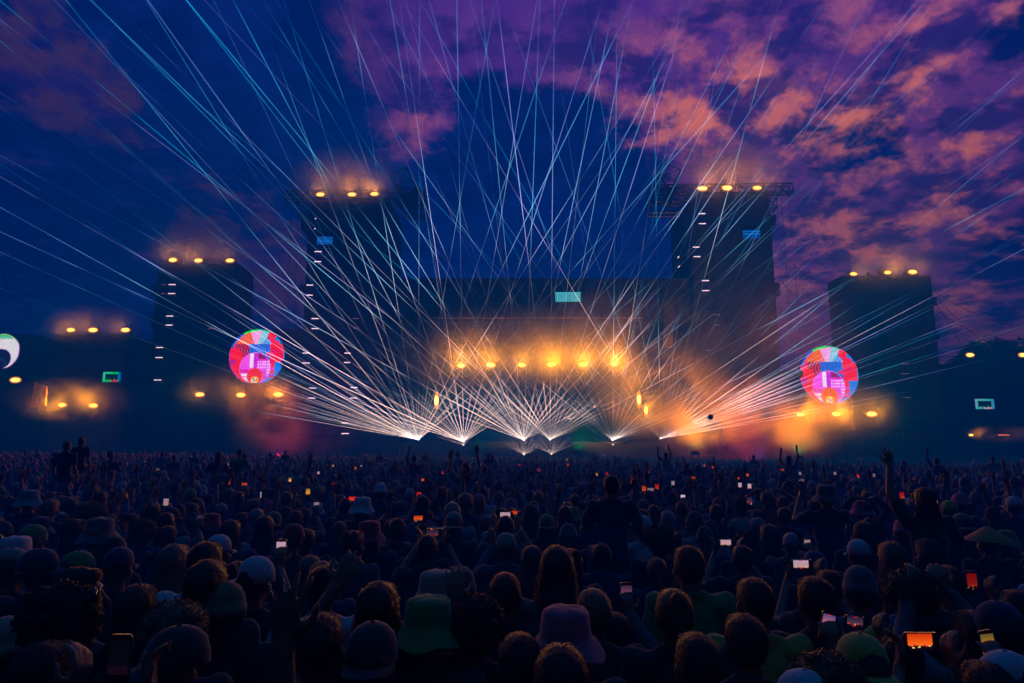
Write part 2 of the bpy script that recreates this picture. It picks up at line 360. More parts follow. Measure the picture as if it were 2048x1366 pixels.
# inner trusses with small dark spotlights hanging in rows
for k, (yy, zz) in enumerate(((YS+5, P(1024,700,YS+5).z), (YS+9, P(1024,690,YS+9).z), (YS+13, P(1024,700,YS+13).z))):
    mb = MB(); mb.truss((xa, yy, zz+1), (xb, yy, zz+1), .6, .04); mb.build('roof_truss', M_STL, ST)
    for i in range(11):
        x = xa + (xb-xa)*(i+.5)/11; sp = MB(); sp.tube((x, yy, zz+.7), (x, yy, zz+.2), .04, 4); sp.ell((x, yy-.05, zz), (.3, .3, .16), 8, 6); sp.build('hanging_spotlight', M_CASE, ST)
for px, sd, s in ((812, 'left', 1), (1336, 'right', -1)):
    top = P(px, 566, YS-1.4); root = empty('speaker_array', top, 'curved black speaker array hanging at the %s side of the stage opening' % sd, 'speaker array')
    mb = MB(); mb.box((top.x-.5, top.y-.4, top.z), (top.x+.5, top.y+.6, top.z+.15)); mb.build('frame', M_STL, root)
    mb = MB()
    for q in (-.4, .4): mb.tube((top.x+q, top.y+.1, top.z+.1), (top.x+q, top.y+.1, top.z+3.2), .03, 4)
    mb.build('hanging_chain', M_STL, root); y, z, an = top.y, top.z-.03, 0.
    for k in range(14):
        an = .02*k+.0018*k*k; dy, dz = math.sin(an)*.62, math.cos(an)*.62; mb = MB(); f0 = Vector((0, -math.cos(an), math.sin(an)*-1))*.45
        P0, P1 = Vector((top.x, y, z)), Vector((top.x, y+dy*.96, z-dz*.96)); vs = []
        for p_ in (P0, P1):
            for ex, ey in ((-.62, 1), (.62, 1), (.5, -1), (-.5, -1)): vs.append(p_+Vector((ex, 0, 0))+f0*ey)
        mb.add(vs, [(0,1,2,3),(7,6,5,4),(0,4,5,1),(1,5,6,2),(2,6,7,3),(3,7,4,0)]); mb.build('speaker_box', M_CASE, root); y += dy; z -= dz
# DJ platform
mb = MB(); mb.box((P(1015,880,YS+6).x, YS+6, zfl+.004), (P(1135,880,YS+6).x, YS+9, zfl+1.3)); o = mb.build('performer_desk', M_CASE, None); tag(o, 'low black desk standing in the middle of the stage floor', 'desk')
# lighting trusses on the tall towers and their inclined outriggers
def roof_truss(label, segs, Y):
    a0 = P(segs[0][0], segs[0][1], Y); root = empty('lighting_truss', a0, label, 'truss')
    for (ax, ay, ay_off, bx, by, by_off, wd) in segs:
        mb = MB(); mb.truss(P(ax, ay, Y+ay_off), P(bx, by, Y+by_off), wd, .10, up=(0,0,1) if abs(ax-bx) > 60 else (0,1,0)); mb.build('truss_beam', M_STL, root)
    return root
RT1 = roof_truss('long lattice truss over the top of the left tall tower', [(572,394,-2.6,850,390,-2.6,1.2),(598,418,-2,622,418,-2,1.4),(802,352,-2.4,838,424,-4,2.3),(792,400,-3.5,850,404,-3.5,1.4),(806,420,-4,852,424,-4,1.5)], YS)
RT2 = roof_truss('long lattice truss over the top of the right tall tower, with a raised end', [(1312,382,-2.6,1582,378,-2.6,1.2),(1530,410,-2,1550,410,-2,1.4),(1340,344,-2.4,1314,421,-4,2.3),(1310,392,-3.5,1372,394,-3.5,1.4),(1299,418,-4,1362,418,-4,1.5)], YS)
# ------------------------------------------------------------------ amber lamps
M_CORE = emis('lamp_core', (1.0, .60, .09), 11.0); M_RIM = emis('lamp_halo_glow', (1.0, .28, .0), 2.2)
AMBER = (1.0, .35, .01)
ORD = ['leftmost', 'second from left', 'third from left', 'fourth from left', 'fifth from left', 'rightmost']
LAMPK = 1.25
def lamp(px, py, Y, label, group, power=2600, vert=False, s=1.0, boost=1.0):
    rl = random.Random(int(px*7+py)); s *= rl.uniform(.86, 1.12); boost *= rl.uniform(.6, 1.5)
    c = P(px, py, Y); root = empty('amber_lamp', c, label, 'stage lamp', group)
    w_, h_ = (.46*s, .17*s) if not vert else (.2*s, .5*s)
    mb = MB(); mb.box((c.x-w_-.24, c.y+.02, c.z-h_-.22), (c.x+w_+.24, c.y+.5, c.z+h_+.22)); mb.build('housing', M_CASE, root)
    mb = MB(); zb = c.z-h_-.1
    for sx_ in (-1, 1): mb.box((c.x+sx_*(w_+.28)-.03, c.y+.1, c.z-.1), (c.x+sx_*(w_+.28)+.03, c.y+.2, c.z-h_-.5))
    mb.box((c.x-w_-.34, c.y+.05, c.z-h_-.62), (c.x+w_+.34, c.y+.25, c.z-h_-.5)); mb.build('bracket', M_STL, root)
    def disc(a, b, y, bulge):
        m_ = MB(); n = 20; vs = [(c.x+a*math.cos(2*math.pi*i/n), y, c.z+b*math.sin(2*math.pi*i/n)) for i in range(n)] + [(c.x, y-bulge, c.z)]
        return m_.add(vs, [(i, (i+1) % n, n) for i in range(n)])
    disc(w_*1.45, h_*2.1, c.y, .03).build('reflector_halo', M_RIM, root); disc(w_*1.05, h_*1.15, c.y-.05, .05).build('bulb', M_CORE, root)  # reflector disc enlarged and glowing orange, painting the lamp's halo
    light('lamp_light', (c.x, c.y-1.1, c.z+.1), power*LAMPK*boost, AMBER, root, 1.0, spot=168, target=(c.x, c.y-10, c.z+1.5))
    return root
def row(pts, Y, where, group, **k):
    k.setdefault('boost', 1.3)
    for i, (px, py) in enumerate(pts):
        n = len(pts); o = ORD[i] if i < n-1 else 'rightmost'
        o = {0: 'leftmost', 1: 'middle', 2: 'rightmost'}[i] if n == 3 else ('left' if i == 0 else 'right') if n == 2 else o
        lamp(px, py, Y, f'bright amber lamp {where}, {o} of {({2:"two",3:"three",6:"six"}[n])}', group, **k)
row([(142,660),(186,660),(251,660)], YS+4.4, 'above the low far left tower', 'lamps on the far left tower', s=1.1)
lamp(31, 760, YS+4, 'bright amber lamp under the white crescent screen', 'lamps at the far left', s=1.25)
row([(125,810),(187,811)], YS+4, 'in smoke right of the lit emblem board', 'lamps at the far left', s=1.05)
row([(346,520),(397,521),(460,521)], YS+2.4, 'on the roof of the left outer tower', 'lamps on the left outer tower')
row([(400,789),(482,790),(557,789)], YS-2, 'below the left round screen', 'lamps below the left round screen', boost=1.8)
row([(641,389),(704,389),(749,388)], YS-3.6, 'on the truss of the left tall tower', 'lamps on the left tall tower', s=.95)
row([(922,731),(982,730),(1044,730),(1103,729),(1166,729),(1228,728)], YS-.6, 'in the long row above the stage opening', 'lamps above the stage opening', s=1.05, boost=2.9)
lamp(873, 801, YS-.6, 'upright amber lamp on the left stage column', 'lamps on the stage columns', vert=True, boost=2.5)
lamp(1278, 799, YS-.6, 'upright amber lamp on the right stage column, the upper one', 'lamps on the stage columns', vert=True, boost=1.6)
lamp(1292, 820, YS-1.4, 'upright amber lamp on the right stage column, the lower one', 'lamps on the stage columns', vert=True, s=.9, boost=1.6)
row([(1405,377),(1454,376),(1514,376)], YS-3.6, 'on the truss of the right tall tower', 'lamps on the right tall tower', s=1.1)
row([(1707,548),(1775,545),(1825,544)], YS+2.4, 'on the roof of the right outer tower', 'lamps on the right outer tower')
row([(1600,829),(1672,828),(1743,828)], YS-4, 'below the right round screen', 'lamps below the right round screen', s=1.05, boost=3.)
row([(1940,710),(2046,710)], YS+5, 'above the far right wall by the dark trees', 'lamps on the far right wall')
lamp(1942, 870, YS-6, 'small orange lamp low at the right, throwing light into smoke', 'lamps low at the right', s=.5, power=900)
c = P(2008, 870, YS-6); o = MB().box((c.x-.62, c.y, c.z-.06), (c.x+.62, c.y+.12, c.z+.06)).build('light_bar', emis('red_bar', (1., .16, .05), 3.0)); tag(o, 'short glowing red orange light bar in smoke at the right edge', 'light bar')
# small roof gear between the lamps: floodlight heads and speakers
def rig(px, py, Y, label, s=1.):
    c = P(px, py, Y); root = empty('moving_head', c, label, 'moving light', 'unlit moving lights on the tower roofs')
    mb = MB(); mb.box((c.x-.3*s, c.y-.2, c.z-.55*s), (c.x+.3*s, c.y+.2, c.z-.3*s)); mb.build('base', M_CASE, root)
    mb = MB()
    for q in (-1, 1): mb.box((c.x+q*.26*s-.04, c.y-.1, c.z-.3*s), (c.x+q*.26*s+.04, c.y+.1, c.z+.15*s))
    mb.build('yoke', M_CASE, root); mb = MB(); mb.tube((c.x-.02, c.y-.25, c.z+.3*s), (c.x+.06, c.y+.15, c.z-.12*s), .19*s, 10, .15*s); mb.build('head', M_CASE, root)
for px, py, Y, lb in ((363,522,YS+2.4,'left and middle lamps on the left outer tower'),(415,521,YS+2.4,'middle and right lamps on the left outer tower'),
                      (442,524,YS+2.4,'right lamp on the left outer tower'),(1736,548,YS+2.4,'left and middle lamps on the right outer tower'),(1760,545,YS+2.4,'middle lamp on the right outer tower'),
                      (1808,545,YS+2.4,'middle and right lamps on the right outer tower'),(1552,385,YS-3,'rightmost lamp and truss end of the right tall tower')):
    rig(px, py, Y, 'unlit moving light beside the ' + lb, 1.)
# ------------------------------------------------------------------ LED screens (pictures computed point by point, shown as glowing panels)
def picmesh(name, fn, W_, H_, c, w_, h_, parent, st, tilt=0., mask=None, yaw=0., m=None, bulge=0., mname=None):
    """a grid panel facing the audience; fn(u, v) gives the colour that the screen shows there"""
    u = (np.arange(W_) + .5) / W_; v = (np.arange(H_) + .5) / H_; U, V = np.meshgrid(u, v)
    col = fn(U, V)
    keep = np.ones(U.shape, bool) if mask is None else mask(U, V)
    gx_, gy_ = np.meshgrid(np.arange(W_+1)/W_, np.arange(H_+1)/H_)
    X = (gx_-.5)*w_; Z = (gy_-.5)*h_; Yb = -bulge*np.clip(1-(2*gx_-1)**2-(2*gy_-1)**2, 0, 1)**.5
    ct, st_ = math.cos(tilt), math.sin(tilt); X2 = X*ct-Z*st_; Z2 = X*st_+Z*ct
    co = np.stack([X2*math.cos(yaw)-Yb*math.sin(yaw), X2*math.sin(yaw)+Yb*math.cos(yaw), Z2], -1).reshape(-1, 3)
    jj, ii = np.nonzero(keep); a = jj*(W_+1)+ii
    faces = np.stack([a, a+1, a+W_+2, a+W_+1], -1)
    used, inv = np.unique(faces.ravel(), return_inverse=True); faces = inv.reshape(-1, 4); co = co[used]
    me = bpy.data.meshes.new(name); me.from_pydata(co.tolist(), [], faces.tolist())
    at = me.color_attributes.new('pic', 'FLOAT_COLOR', 'CORNER'); cc = col[keep]
    data = np.ones((len(faces), 4, 4), np.float32); data[:, :, :3] = cc[:, None, :]
    at.data.foreach_set('color', data.ravel()); me.materials.append(m or emis_attr(mname or 'screen_picture', st))
    o = bpy.data.objects.new(name, me); C.objects.link(o); o.location = Vector(c) - (wpos(parent) if parent is not None else Vector((0,0,0))); o.parent = parent
    return o
def lin(c): return np.array(s2l(c))
def paint(img, m, c): img[m] = lin(c) if not isinstance(c, np.ndarray) else c
def round_pic(inner):
    def fn(U, V):
        x, y = U*2-1, V*2-1; r = np.hypot(x, y); img = np.zeros(U.shape+(3,))
        # record grooves seen as coloured rings
        gx0, gy0 = x+.02, y-.25; rr = np.hypot(gx0, gy0*1.25); an = np.arctan2(gy0, gx0); ring = .5+.5*np.sin(rr*62+1.5*np.sin(an*3))
        paint(img, r < 2, (40, 140, 235))
        def sec(a0, a1, ca, cb, extra=True):
            m = (an > a0) & (an <= a1) & extra; img[m] = (lin(ca)[None]*ring[m][:, None]+lin(cb)[None]*(1-ring[m])[:, None])
        sec(.9, 1.35, (70, 220, 200), (215, 215, 250)); sec(1.35, 1.95, (255, 160, 235), (250, 205, 240)); sec(1.95, 3.2, (255, 165, 0), (250, 70, 0))
        sec(0.1, .9, (50, 170, 245), (180, 190, 240), rr < .62); m = (y < .12); sec(-3.2, -2.2, (255, 60, 0), (130, 50, 120))
        m = (y < .34) & (y > .0) & (x < .0) & (x > -.75); img[m] = lin((255, 70, 20))[None]*ring[m][:, None]+lin((130, 110, 190))[None]*(1-ring[m])[:, None]
        m = (np.abs(y+.33*0-.26+.02*np.sin(9*x)) < .018) & (x < .45) & (x > -.4); paint(img, m, (240, 130, 240))
        m = (y < .2) & (y > -.1) & (x > -.25) & (x < .5); img[m] = lin((110, 130, 240))[None]*.6+lin((40, 150, 240))[None]*.4*ring[m][:, None]
        paint(img, (r > .93) & (an > 1.5) & (an < 2.6) & (x < 0), (20, 235, 20)); paint(img, (r > .96) & (x > 0) & (y > .6), (40, 210, 170))
        # left figure in red
        m = (y < .45) & (y > -.75) & (x < 0); img[m] = (lin((255, 55, 10))[None]*ring[m][:, None]+lin((95, 60, 130))[None]*(1-ring[m])[:, None])
        m = (y < .45) & (y > -.1) & (x < .45) & (x > -.28); img[m] = (lin((60, 160, 240))[None]*ring[m][:, None]+lin((70, 90, 200))[None]*(1-ring[m])[:, None])
        m = (x < -.76+.70*np.clip(.38-y, 0, .62)+.03*np.sin(y*14)) & (y < .47); paint(img, m, (255, 0, 45)); paint(img, (r > .93) & (x < -.5) & (y > .3), (60, 120, 235)); paint(img, (r > .95) & (x < -.5) & (y < .2), (235, 40, 170))
        m = (np.hypot(x+.86, y+.2) < .10) ; paint(img, m, (200, 20, 160))
        # right figure: head bent over, back, arm, waist
        R_ = (255, 0, 70)
        for cx_, cy_, rx, ry in ((.50, .74, .15, .17), (.55, .62, .09, .16), (.66, .45, .15, .14)): paint(img, ((x-cx_)/rx)**2+((y-cy_)/ry)**2 < 1, R_)
        paint(img, (x > .48-.25*(y > .3)*(y-.3)) & (x < .97) & (y < .44) & (y > -.45), R_)
        paint(img, (x > .52) & (x < .78) & (y >= .44) & (y < .6-.5*(x-.52)), R_)
        paint(img, (x > .33) & (x < .6) & (y < .15) & (y > .06-.25*(x-.33)), (255, 30, 110)); paint(img, (np.abs(y-.17-.16*(x-.6)) < .022) & (x > .5) & (x < .82), (220, 0, 160))
        paint(img, (x > .45) & (y < -.42) & (y > -.78), (255, 20, 90)); paint(img, (x > .5) & (np.abs(y+.44) < .025), (225, 110, 255)); paint(img, (x > .4) & (np.abs(y+.66) < .03), (150, 120, 240))
        paint(img, (x > .35) & (y < -.76), (60, 150, 235)); paint(img, (x > .955-.3*(y < -.2)), (50, 150, 235)); paint(img, (x > .45) & (y > .62) & (x > .66+.2*(y-.62)), (40, 150, 235))
        # inner disc: mixing desk in magenta
        xi, yi = x+.04, y+.42; ri = np.hypot(xi, yi); mi = ri < .565
        paint(img, mi, (245, 40, 225)); paint(img, mi & (yi > .33) & (xi > .1), (170, 0, 130)); paint(img, mi & (xi < -.1) & (yi > -.05), (252, 110, 240))
        paint(img, mi & (xi < -.06) & (xi > -.2) & (yi > 0) , (252, 230, 250)); paint(img, mi & (np.abs(xi-.0) < .05) & (yi > -.1), (215, 50, 225))
        m = mi & (xi > .08) & (yi < .26) & (yi > -.35); paint(img, m, (250, 120, 245))
        paint(img, m & (np.sin(xi*75) > .3) & (np.sin(yi*62) > .3) & (yi > .0), (255, 255, 255)); paint(img, m & (np.sin(xi*75) > .2) & (yi <= -.04), (225, 60, 210))
        paint(img, m & (xi > .42) & (np.sin(yi*60) > 0), (255, 220, 250))
        m = mi & (xi < -.22) & (yi < .3) & (yi > -.1); paint(img, m & (np.sin(xi*52) > .3) & (np.sin(yi*52) > .3), (240, 60, 215)); paint(img, mi & (yi < -.08) & (yi > -.16) & (xi < -.1) & (np.sin(xi*60) > 0), (230, 0, 110))
        paint(img, mi & (xi < -.1) & (yi < -.2) & (yi > -.30), (252, 235, 252)); paint(img, mi & (xi < -.22) & (yi < -.34), (252, 230, 250)); paint(img, mi & (np.abs(yi+.32) < .018), (250, 60, 200))
        paint(img, mi & (xi > .25) & (yi < -.3), (225, 90, 225)); paint(img, mi & (ri > .545), (250, 130, 240))
        # small disc and the swirling mark at its foot
        xj, yj = x+.04, y+.71; rj = np.hypot(xj, yj); paint(img, rj < .285, (255, 130, 0)); paint(img, rj < .27, inner)
        xk, yk = x+.04, y+.865; rk = np.hypot(xk, yk); paint(img, rk < .135, (255, 235, 20)); paint(img, rk < .112, (240, 120, 0))
        ak = np.arctan2(yk, xk); arm = np.cos(3*(ak-rk*14)) > .25; paint(img, (rk < .105) & arm, (250, 245, 225)); paint(img, (rk < .06) & (xk < .0), (90, 200, 235)); paint(img, (rk < .09) & (yk < -.05), (245, 245, 235))
        return np.clip(img, 0, 1)**1.4
    return fn
def disc_mask(flat=-.93, bite=None):
    def f(U, V):
        x, y = U*2-1, V*2-1; m = (np.hypot(x, y) < 1) & (y > flat)
        if bite: m &= np.hypot(x-bite[0], y-bite[1]) > bite[2]
        return m
    return f
def round_screen(px, py, rpx, Y, inner, label, bite):
    c = P(px, py, Y); r = rpx/F*Y/.985; root = empty('round_screen', (c.x, c.y, c.z-r), label, 'screen', 'round screens')
    picmesh('screen_panel', round_pic(inner), 150, 150, (c.x, c.y-.06, c.z), 2*r, 2*r, root, 2.5, mask=disc_mask(-.955, bite), mname='round_screen_picture')
    Mx = Matrix.Rotation(R(90), 3, 'X'); mb = MB(); mb.lathe([(.01, 0), (r*.995, 0), (r*.995, -.5), (.01, -.5)], c, 48, Mx); mb.build('back_case', M_CASE, root)
    mb = MB(); zg = max(gz(c.x, Y), 0)
    for q in (-.35, .35): mb.tube((c.x+q*r*2, c.y+.7, zg), (c.x+q*r*2, c.y+.7, c.z), .12, 6)
    mb.build('support_post', M_STL, root)
    return root
GL = round_screen(514, 713, 55, YS-1.2, (250, 40, 30), 'left round screen showing red figures over a pink mixing desk', (1.0, -.25, .14))
GR = round_screen(1658, 750, 58, YS-3.2, (250, 120, 0), 'right round screen with an orange inner disc, in red smoke', (-1.04, .05, .16))
# crescent screen at the left edge
def cres(U, V):
    x, y = U*2-1, V*2-1; img = np.zeros(U.shape+(3,)); r = np.hypot(x, y); img[:] = lin((255, 250, 255))*1.1
    paint(img, y > .72, (150, 225, 200)); paint(img, (y > .8), (90, 225, 150)); paint(img, (r > .965) & (y < .3), (200, 60, 220)); paint(img, (r > .965) & (y > .5), (200, 230, 60))
    xi, yi = x, y+.42; ri = np.hypot(xi, yi); paint(img, ri < .565, (190, 20, 170)); paint(img, ri < .545, (22, 8, 50)); rj = np.hypot(x, y+.71); paint(img, (rj < .30) & (rj > .275), (0, 120, 120))
    return img
c = P(4, 703, YS+3); r = 36/F*(YS+3); CR = empty('round_screen', (c.x, c.y, c.z-r), 'white crescent on a round screen cut by the left edge', 'screen', 'round screens')
picmesh('screen_panel', cres, 90, 90, (c.x, c.y-.05, c.z), 2*r, 2*r, CR, 2.0, mask=disc_mask(-.955), mname='crescent_picture')
mb = MB(); mb.lathe([(.01, 0), (r*.99, 0), (r*.99, -.4), (.01, -.4)], c, 40, Matrix.Rotation(R(90), 3, 'X')); mb.build('back_case', M_CASE, CR)
mb = MB(); mb.tube((c.x, c.y+.6, 0), (c.x, c.y+.6, c.z), .12, 6); mb.build('support_post', M_STL, CR)
# rectangular screens
def rect_screen(px, py, wpx, hpx, Y, fn, st, label, group=None, skew=0., nm='video_screen', W_=52, H_=22):
    c = P(px, py, Y); w_, h_ = wpx/F*Y, hpx/F*Y; root = empty(nm, (c.x, c.y, c.z-h_/2), label, 'screen', group)
    picmesh('screen_panel', fn, W_, H_, (c.x, c.y-.06, c.z), w_, h_, root, st, tilt=skew, mname='screen_picture_%d' % int(st*100))
    ct = MB(); ct.box((-w_/2-.06, 0, -h_/2-.06), (w_/2+.06, .3, h_/2+.06)); ct.v = [(x*math.cos(skew)-z*math.sin(skew)+c.x, y+c.y, x*math.sin(skew)+z*math.cos(skew)+c.z) for x, y, z in ct.v]; ct.build('back_case', M_CASE, root)
    return root
rs = np.random.RandomState(4)
def bars_v(U, V):
    k = (U*34).astype(int); b = np.array([0,.2,1,.9,.75,.1,.9,.6,.3,.95,.6,1,.75,.5,.95,1,.05,.9,.95,.1,.7,1,1,1,1,1,1,1,.55,.9,.8,.75,.95,.6])[np.clip(k, 0, 33)]
    img = lin((0, 165, 200))[None, None]*(1-b[..., None])+lin((105, 200, 205))[None, None]*b[..., None]; e = (V > .93) | (V < .06) | (U < .02); img[e] = lin((60, 215, 210)); return img
def bars_h(seed):
    r_ = np.random.RandomState(seed); tb = r_.rand(14)**1.6
    tb[[3, 7, 11]] = (.02, .95, .6)
    def fn(U, V):
        b = tb[np.clip((V*14).astype(int), 0, 13)]; return lin((4, 30, 120))[None, None]*(1-b[..., None])+lin((20, 150, 245))[None, None]*b[..., None]
    return fn
rect_screen(1136, 594, 52, 20, YS+.4, bars_v, 1.6, 'pale cyan screen with upright bars, on the dark front above the stage', skew=.004)
rect_screen(650, 481, 33, 17, YS-.3, bars_h(3), 1.5, 'blue striped screen on the left tall tower', 'blue striped screens')
rect_screen(1503, 469, 36, 19, YS-.3, bars_h(9), 1.6, 'blue striped screen on the right tall tower', 'blue striped screens')
def frame_pic(cs):
    def fn(U, V):
        img = np.zeros(U.shape+(3,)); img[:] = lin(cs[0])
        paint(img, U > .86, cs[1]); paint(img, U < .1, cs[2]); paint(img, (V < .18) & (U > .45) & (U < .85), cs[3]); paint(img, (V > .85) & (U < .5), cs[2])
        inn = (U > .16) & (U < .85) & (V > .2+.06*np.sin(U*31)) & (V < .78+.03*np.sin(U*40)); paint(img, inn, (12, 14, 24))
        paint(img, (np.abs(U-.37) < .02) & (V > .2) & (V < .42), (20, 170, 60)); paint(img, (np.abs(U-.68) < .02) & (V > .25) & (V < .5), (20, 140, 60)); return img
    return fn
rect_screen(224, 754, 36, 20, YS+2, frame_pic([(0, 225, 75), (0, 110, 200), (60, 215, 190), (230, 0, 40)]), 1.8, 'small green edged screen right of the far left tower', 'small side screens')
rect_screen(1969, 808, 38, 20, YS+2, frame_pic([(70, 200, 205), (60, 170, 220), (120, 210, 210), (230, 180, 200)]), 1.5, 'small cyan edged screen at the right', 'small side screens')
# lit emblem board at the far left
c = P(76, 790, YS+2); bd = empty('emblem_board', (c.x, c.y, 0), 'tall board with an abstract figure emblem, lit amber at the far left', 'board')
mb = MB(); q = [P(60,816,YS+2), P(90,811,YS+2), P(93,772,YS+2), P(69,764,YS+2)]; mb.add(q+[v+Vector((0,.3,0)) for v in q], [(0,1,2,3),(7,6,5,4),(0,4,5,1),(1,5,6,2),(2,6,7,3),(3,7,4,0)]); mb.build('panel', mat('ochre_board', (.75, .42, .10), .6, bump=.3, bscale=3, var=.25), bd)
mb = MB()
for a, b, r_ in (((77,781),(77,785),.2),((75,787),(73,798),.14),((80,787),(84,806),.16),((84,780),(72,801),.13),((72,800),(74,812),.14),((84,790),(87,804),.12),((82,776),(86,782),.12)):
    mb.tube(P(a[0],a[1],YS+1.9), P(b[0],b[1],YS+1.9), r_, 8)
mb.build('figure_relief', mat('pale_relief', (.85, .7, .4), .5), bd)
mb = MB(); mb.tube((c.x, c.y+.5, 0), (c.x, c.y+.5, c.z), .1, 6); mb.build('post', M_STL, bd)
light('board_light', P(92, 815, YS-.5), 500, AMBER, bd, .2)
# round dark ball in the air
c = P(1421, 834, 60); o = MB().ell(c, (.24, .24, .25), 20, 14).build('beach_ball', mat('dark_rubber', (.02, .03, .05), .5), smooth=True, origin=c); tag(o, 'dark round ball flying over the crowd in front of the amber smoke', 'ball')
# cables
def cable(pts, Y, sag, label, r=.035):
    a, b = P(*pts[0], Y[0]), P(*pts[1], Y[1]); mb = MB(); N = 14; prev = a
    for i in range(1, N+1):
        t = i/N; p = a.lerp(b, t) - Vector((0, 0, sag*4*t*(1-t))); mb.tube(prev, p, r, 4, cap=False); prev = p
    return tag(mb.build('cable', M_CASE, origin=a), label, 'cable', 'cables strung between the towers')
cable([(318,540),(0,610)], (YS+3, YS+3), 1.5, 'thin black cable from the left outer tower down to the left edge')
cable([(505,548),(606,520)], (YS+3, YS), 1.8, 'sagging black cable between the two left towers, the upper one')
cable([(505,600),(606,560)], (YS+3, YS), 2.5, 'sagging black cable between the two left towers, the lower one')
cable([(582,402),(574,690)], (YS-2.6, YS-2.6), 0, 'plumb cable hanging from the left end of the left truss, outer one', .03)
cable([(596,402),(588,690)], (YS-2.6, YS-2.6), 0, 'plumb cable hanging from the left end of the left truss, inner one', .03)
cable([(1562,392),(1584,700)], (YS-2.6, YS-2.6), 0, 'plumb cable hanging from the right end of the right truss, inner one', .03)
cable([(1578,390),(1602,700)], (YS-2.6, YS-2.6), 0, 'plumb cable hanging from the right end of the right truss, outer one', .03)
cable([(1560,500),(1688,560)], (YS, YS+3), 2.0, 'sagging black cable between the two right towers, the upper one')
cable([(1560,560),(1688,580)], (YS, YS+3), 2.5, 'sagging black cable between the two right towers, the lower one')
cable([(1858,575),(2060,655)], (YS+3, YS+3), 1.2, 'black cable from the right outer tower to the right edge, the upper one')
cable([(1862,610),(2060,690)], (YS+3, YS+3), 1.6, 'black cable from the right outer tower to the right edge, the lower one')
cable([(1858,580),(1930,700)], (YS+3, YS+3), .2, 'straight guy cable from the right outer tower down to the trees')
cable([(1862,585),(1985,700)], (YS+3, YS+3), .3, 'shallow guy cable from the right outer tower over the trees')
cable([(808,500),(1345,470)], (YS+1, YS+1), 3, 'faint long cable hanging between the two tall towers')
# ------------------------------------------------------------------ trees behind
M_LEAF = mat('dark_leaves', (.045, .07, .03), .8, var=.4); M_BARK = mat('bark', (.06, .045, .03), .9, bump=.5, bscale=8)
def tree(px, pyt, Y, hw, label, seed):
    rr = random.Random(seed); top = P(px, pyt, Y); zg = gz(top.x, Y) if Y < 160 else 0; H = top.z - zg; bx = top.x
    root = empty('tree', (bx, Y, zg), label, 'tree', 'trees behind the stage')
    mb = MB(); mb.tube((bx, Y, zg-.2), (bx+.3, Y, zg+H*.55), .35, 8, .2)
    for k in range(7):
        a = rr.uniform(0, 6.28); z0 = zg+H*rr.uniform(.3, .55); mb.tube((bx+.2, Y, z0), (bx+math.cos(a)*hw*.6, Y+math.sin(a)*hw*.6, z0+H*rr.uniform(.15, .35)), .12, 5, .04)
    mb.build('trunk', M_BARK, root)
    cl = []; n = 60
    for k in range(n):
        a = rr.uniform(0, 6.28); q = math.sqrt(rr.random()); zz = rr.uniform(.35, .95); f = math.sin(min(1, (1-zz)*2.2+.25)*1.4)
        cl.append((Vector((bx+math.cos(a)*hw*q*f, Y+math.sin(a)*hw*q*f, zg+H*zz)), hw*rr.uniform(.16, .32)))
    vs = []; fs = []
    for c_, r_ in cl:
        for j in range(150):
            d = Vector((rr.gauss(0,1), rr.gauss(0,1), rr.gauss(0,1))).normalized()*r_*rr.random()**.4; p = c_+d
            if p.z > top.z: p.z = top.z - rr.random()*.3
            u = Vector((rr.gauss(0,1), rr.gauss(0,1), rr.gauss(0,1))).normalized(); v = u.orthogonal().normalized(); s_ = rr.uniform(.2, .42); o_ = len(vs)
            vs += [p+u*s_, p+v*s_*.6, p-u*s_, p-v*s_*.6]; fs.append((o_, o_+1, o_+2, o_+3))
    m_ = MB(); m_.v = [tuple(x) for x in vs]; m_.f = fs; m_.build('crown', M_LEAF, root)
for a in ((585,668,YS+10,3.6,'dark round tree rising behind the wall beside the left tall tower',1),(548,700,YS+11,3.,'smaller dark tree behind the wall above the left round screen',2),
          (1905,706,YS+13,4.6,'lower dark tree just right of the right outer tower',3),(1968,676,YS+15,6.5,'tall broad dark tree at the right, between the two far right lamps',4),(2046,672,YS+17,6.5,'dark tree cut by the right edge behind the far right lamp',5),(2110,700,YS+15,5,'dark tree outside the right edge',6)):
    tree(*a)
# ------------------------------------------------------------------ lasers
mL = bpy.data.materials.new('laser_light'); mL.use_nodes = True; t = NT(mL.node_tree)
at = t.n('ShaderNodeAttribute', attribute_name='beam'); sp = t.n('ShaderNodeSeparateColor'); t.l(at.outputs[0], sp.inputs[0])   # R: distance from the projector, G: tint, B: power
geo = t.n('ShaderNodeNewGeometry'); nz = t.n('ShaderNodeTexNoise', i_Scale=.075, i_Detail=3., i_Roughness=.6); t.l(geo.outputs[0], nz.inputs[0])
d = sp.outputs[0]
ca = t.ramp(d, [(0, (1., .80, .72)), (.10, (.95, .66, .55)), (.20, (.55, .52, .58)), (.32, (.10, .42, .58)), (.5, (.0, .24, .42)), (1, (.0, .13, .30))])
cb = t.ramp(d, [(0, (1., .74, .66)), (.12, (1., .60, .42)), (.25, (.60, .50, .72)), (.4, (.24, .26, .66)), (.6, (.17, .17, .50)), (1, (.08, .10, .32))])
col = t.mix(sp.outputs[1], ca, cb)
pw = t.ramp(d, [(0, (1.,)*3), (.1, (.72,)*3), (.25, (.36,)*3), (.42, (.14,)*3), (.75, (.055,)*3), (1, (.02,)*3)])
st = t.m('MULTIPLY', t.m('MULTIPLY', pw, sp.outputs[2]), t.m('ADD', t.m('MULTIPLY', t.mrange(nz.outputs[0], .40, .64), 1.9), .14))
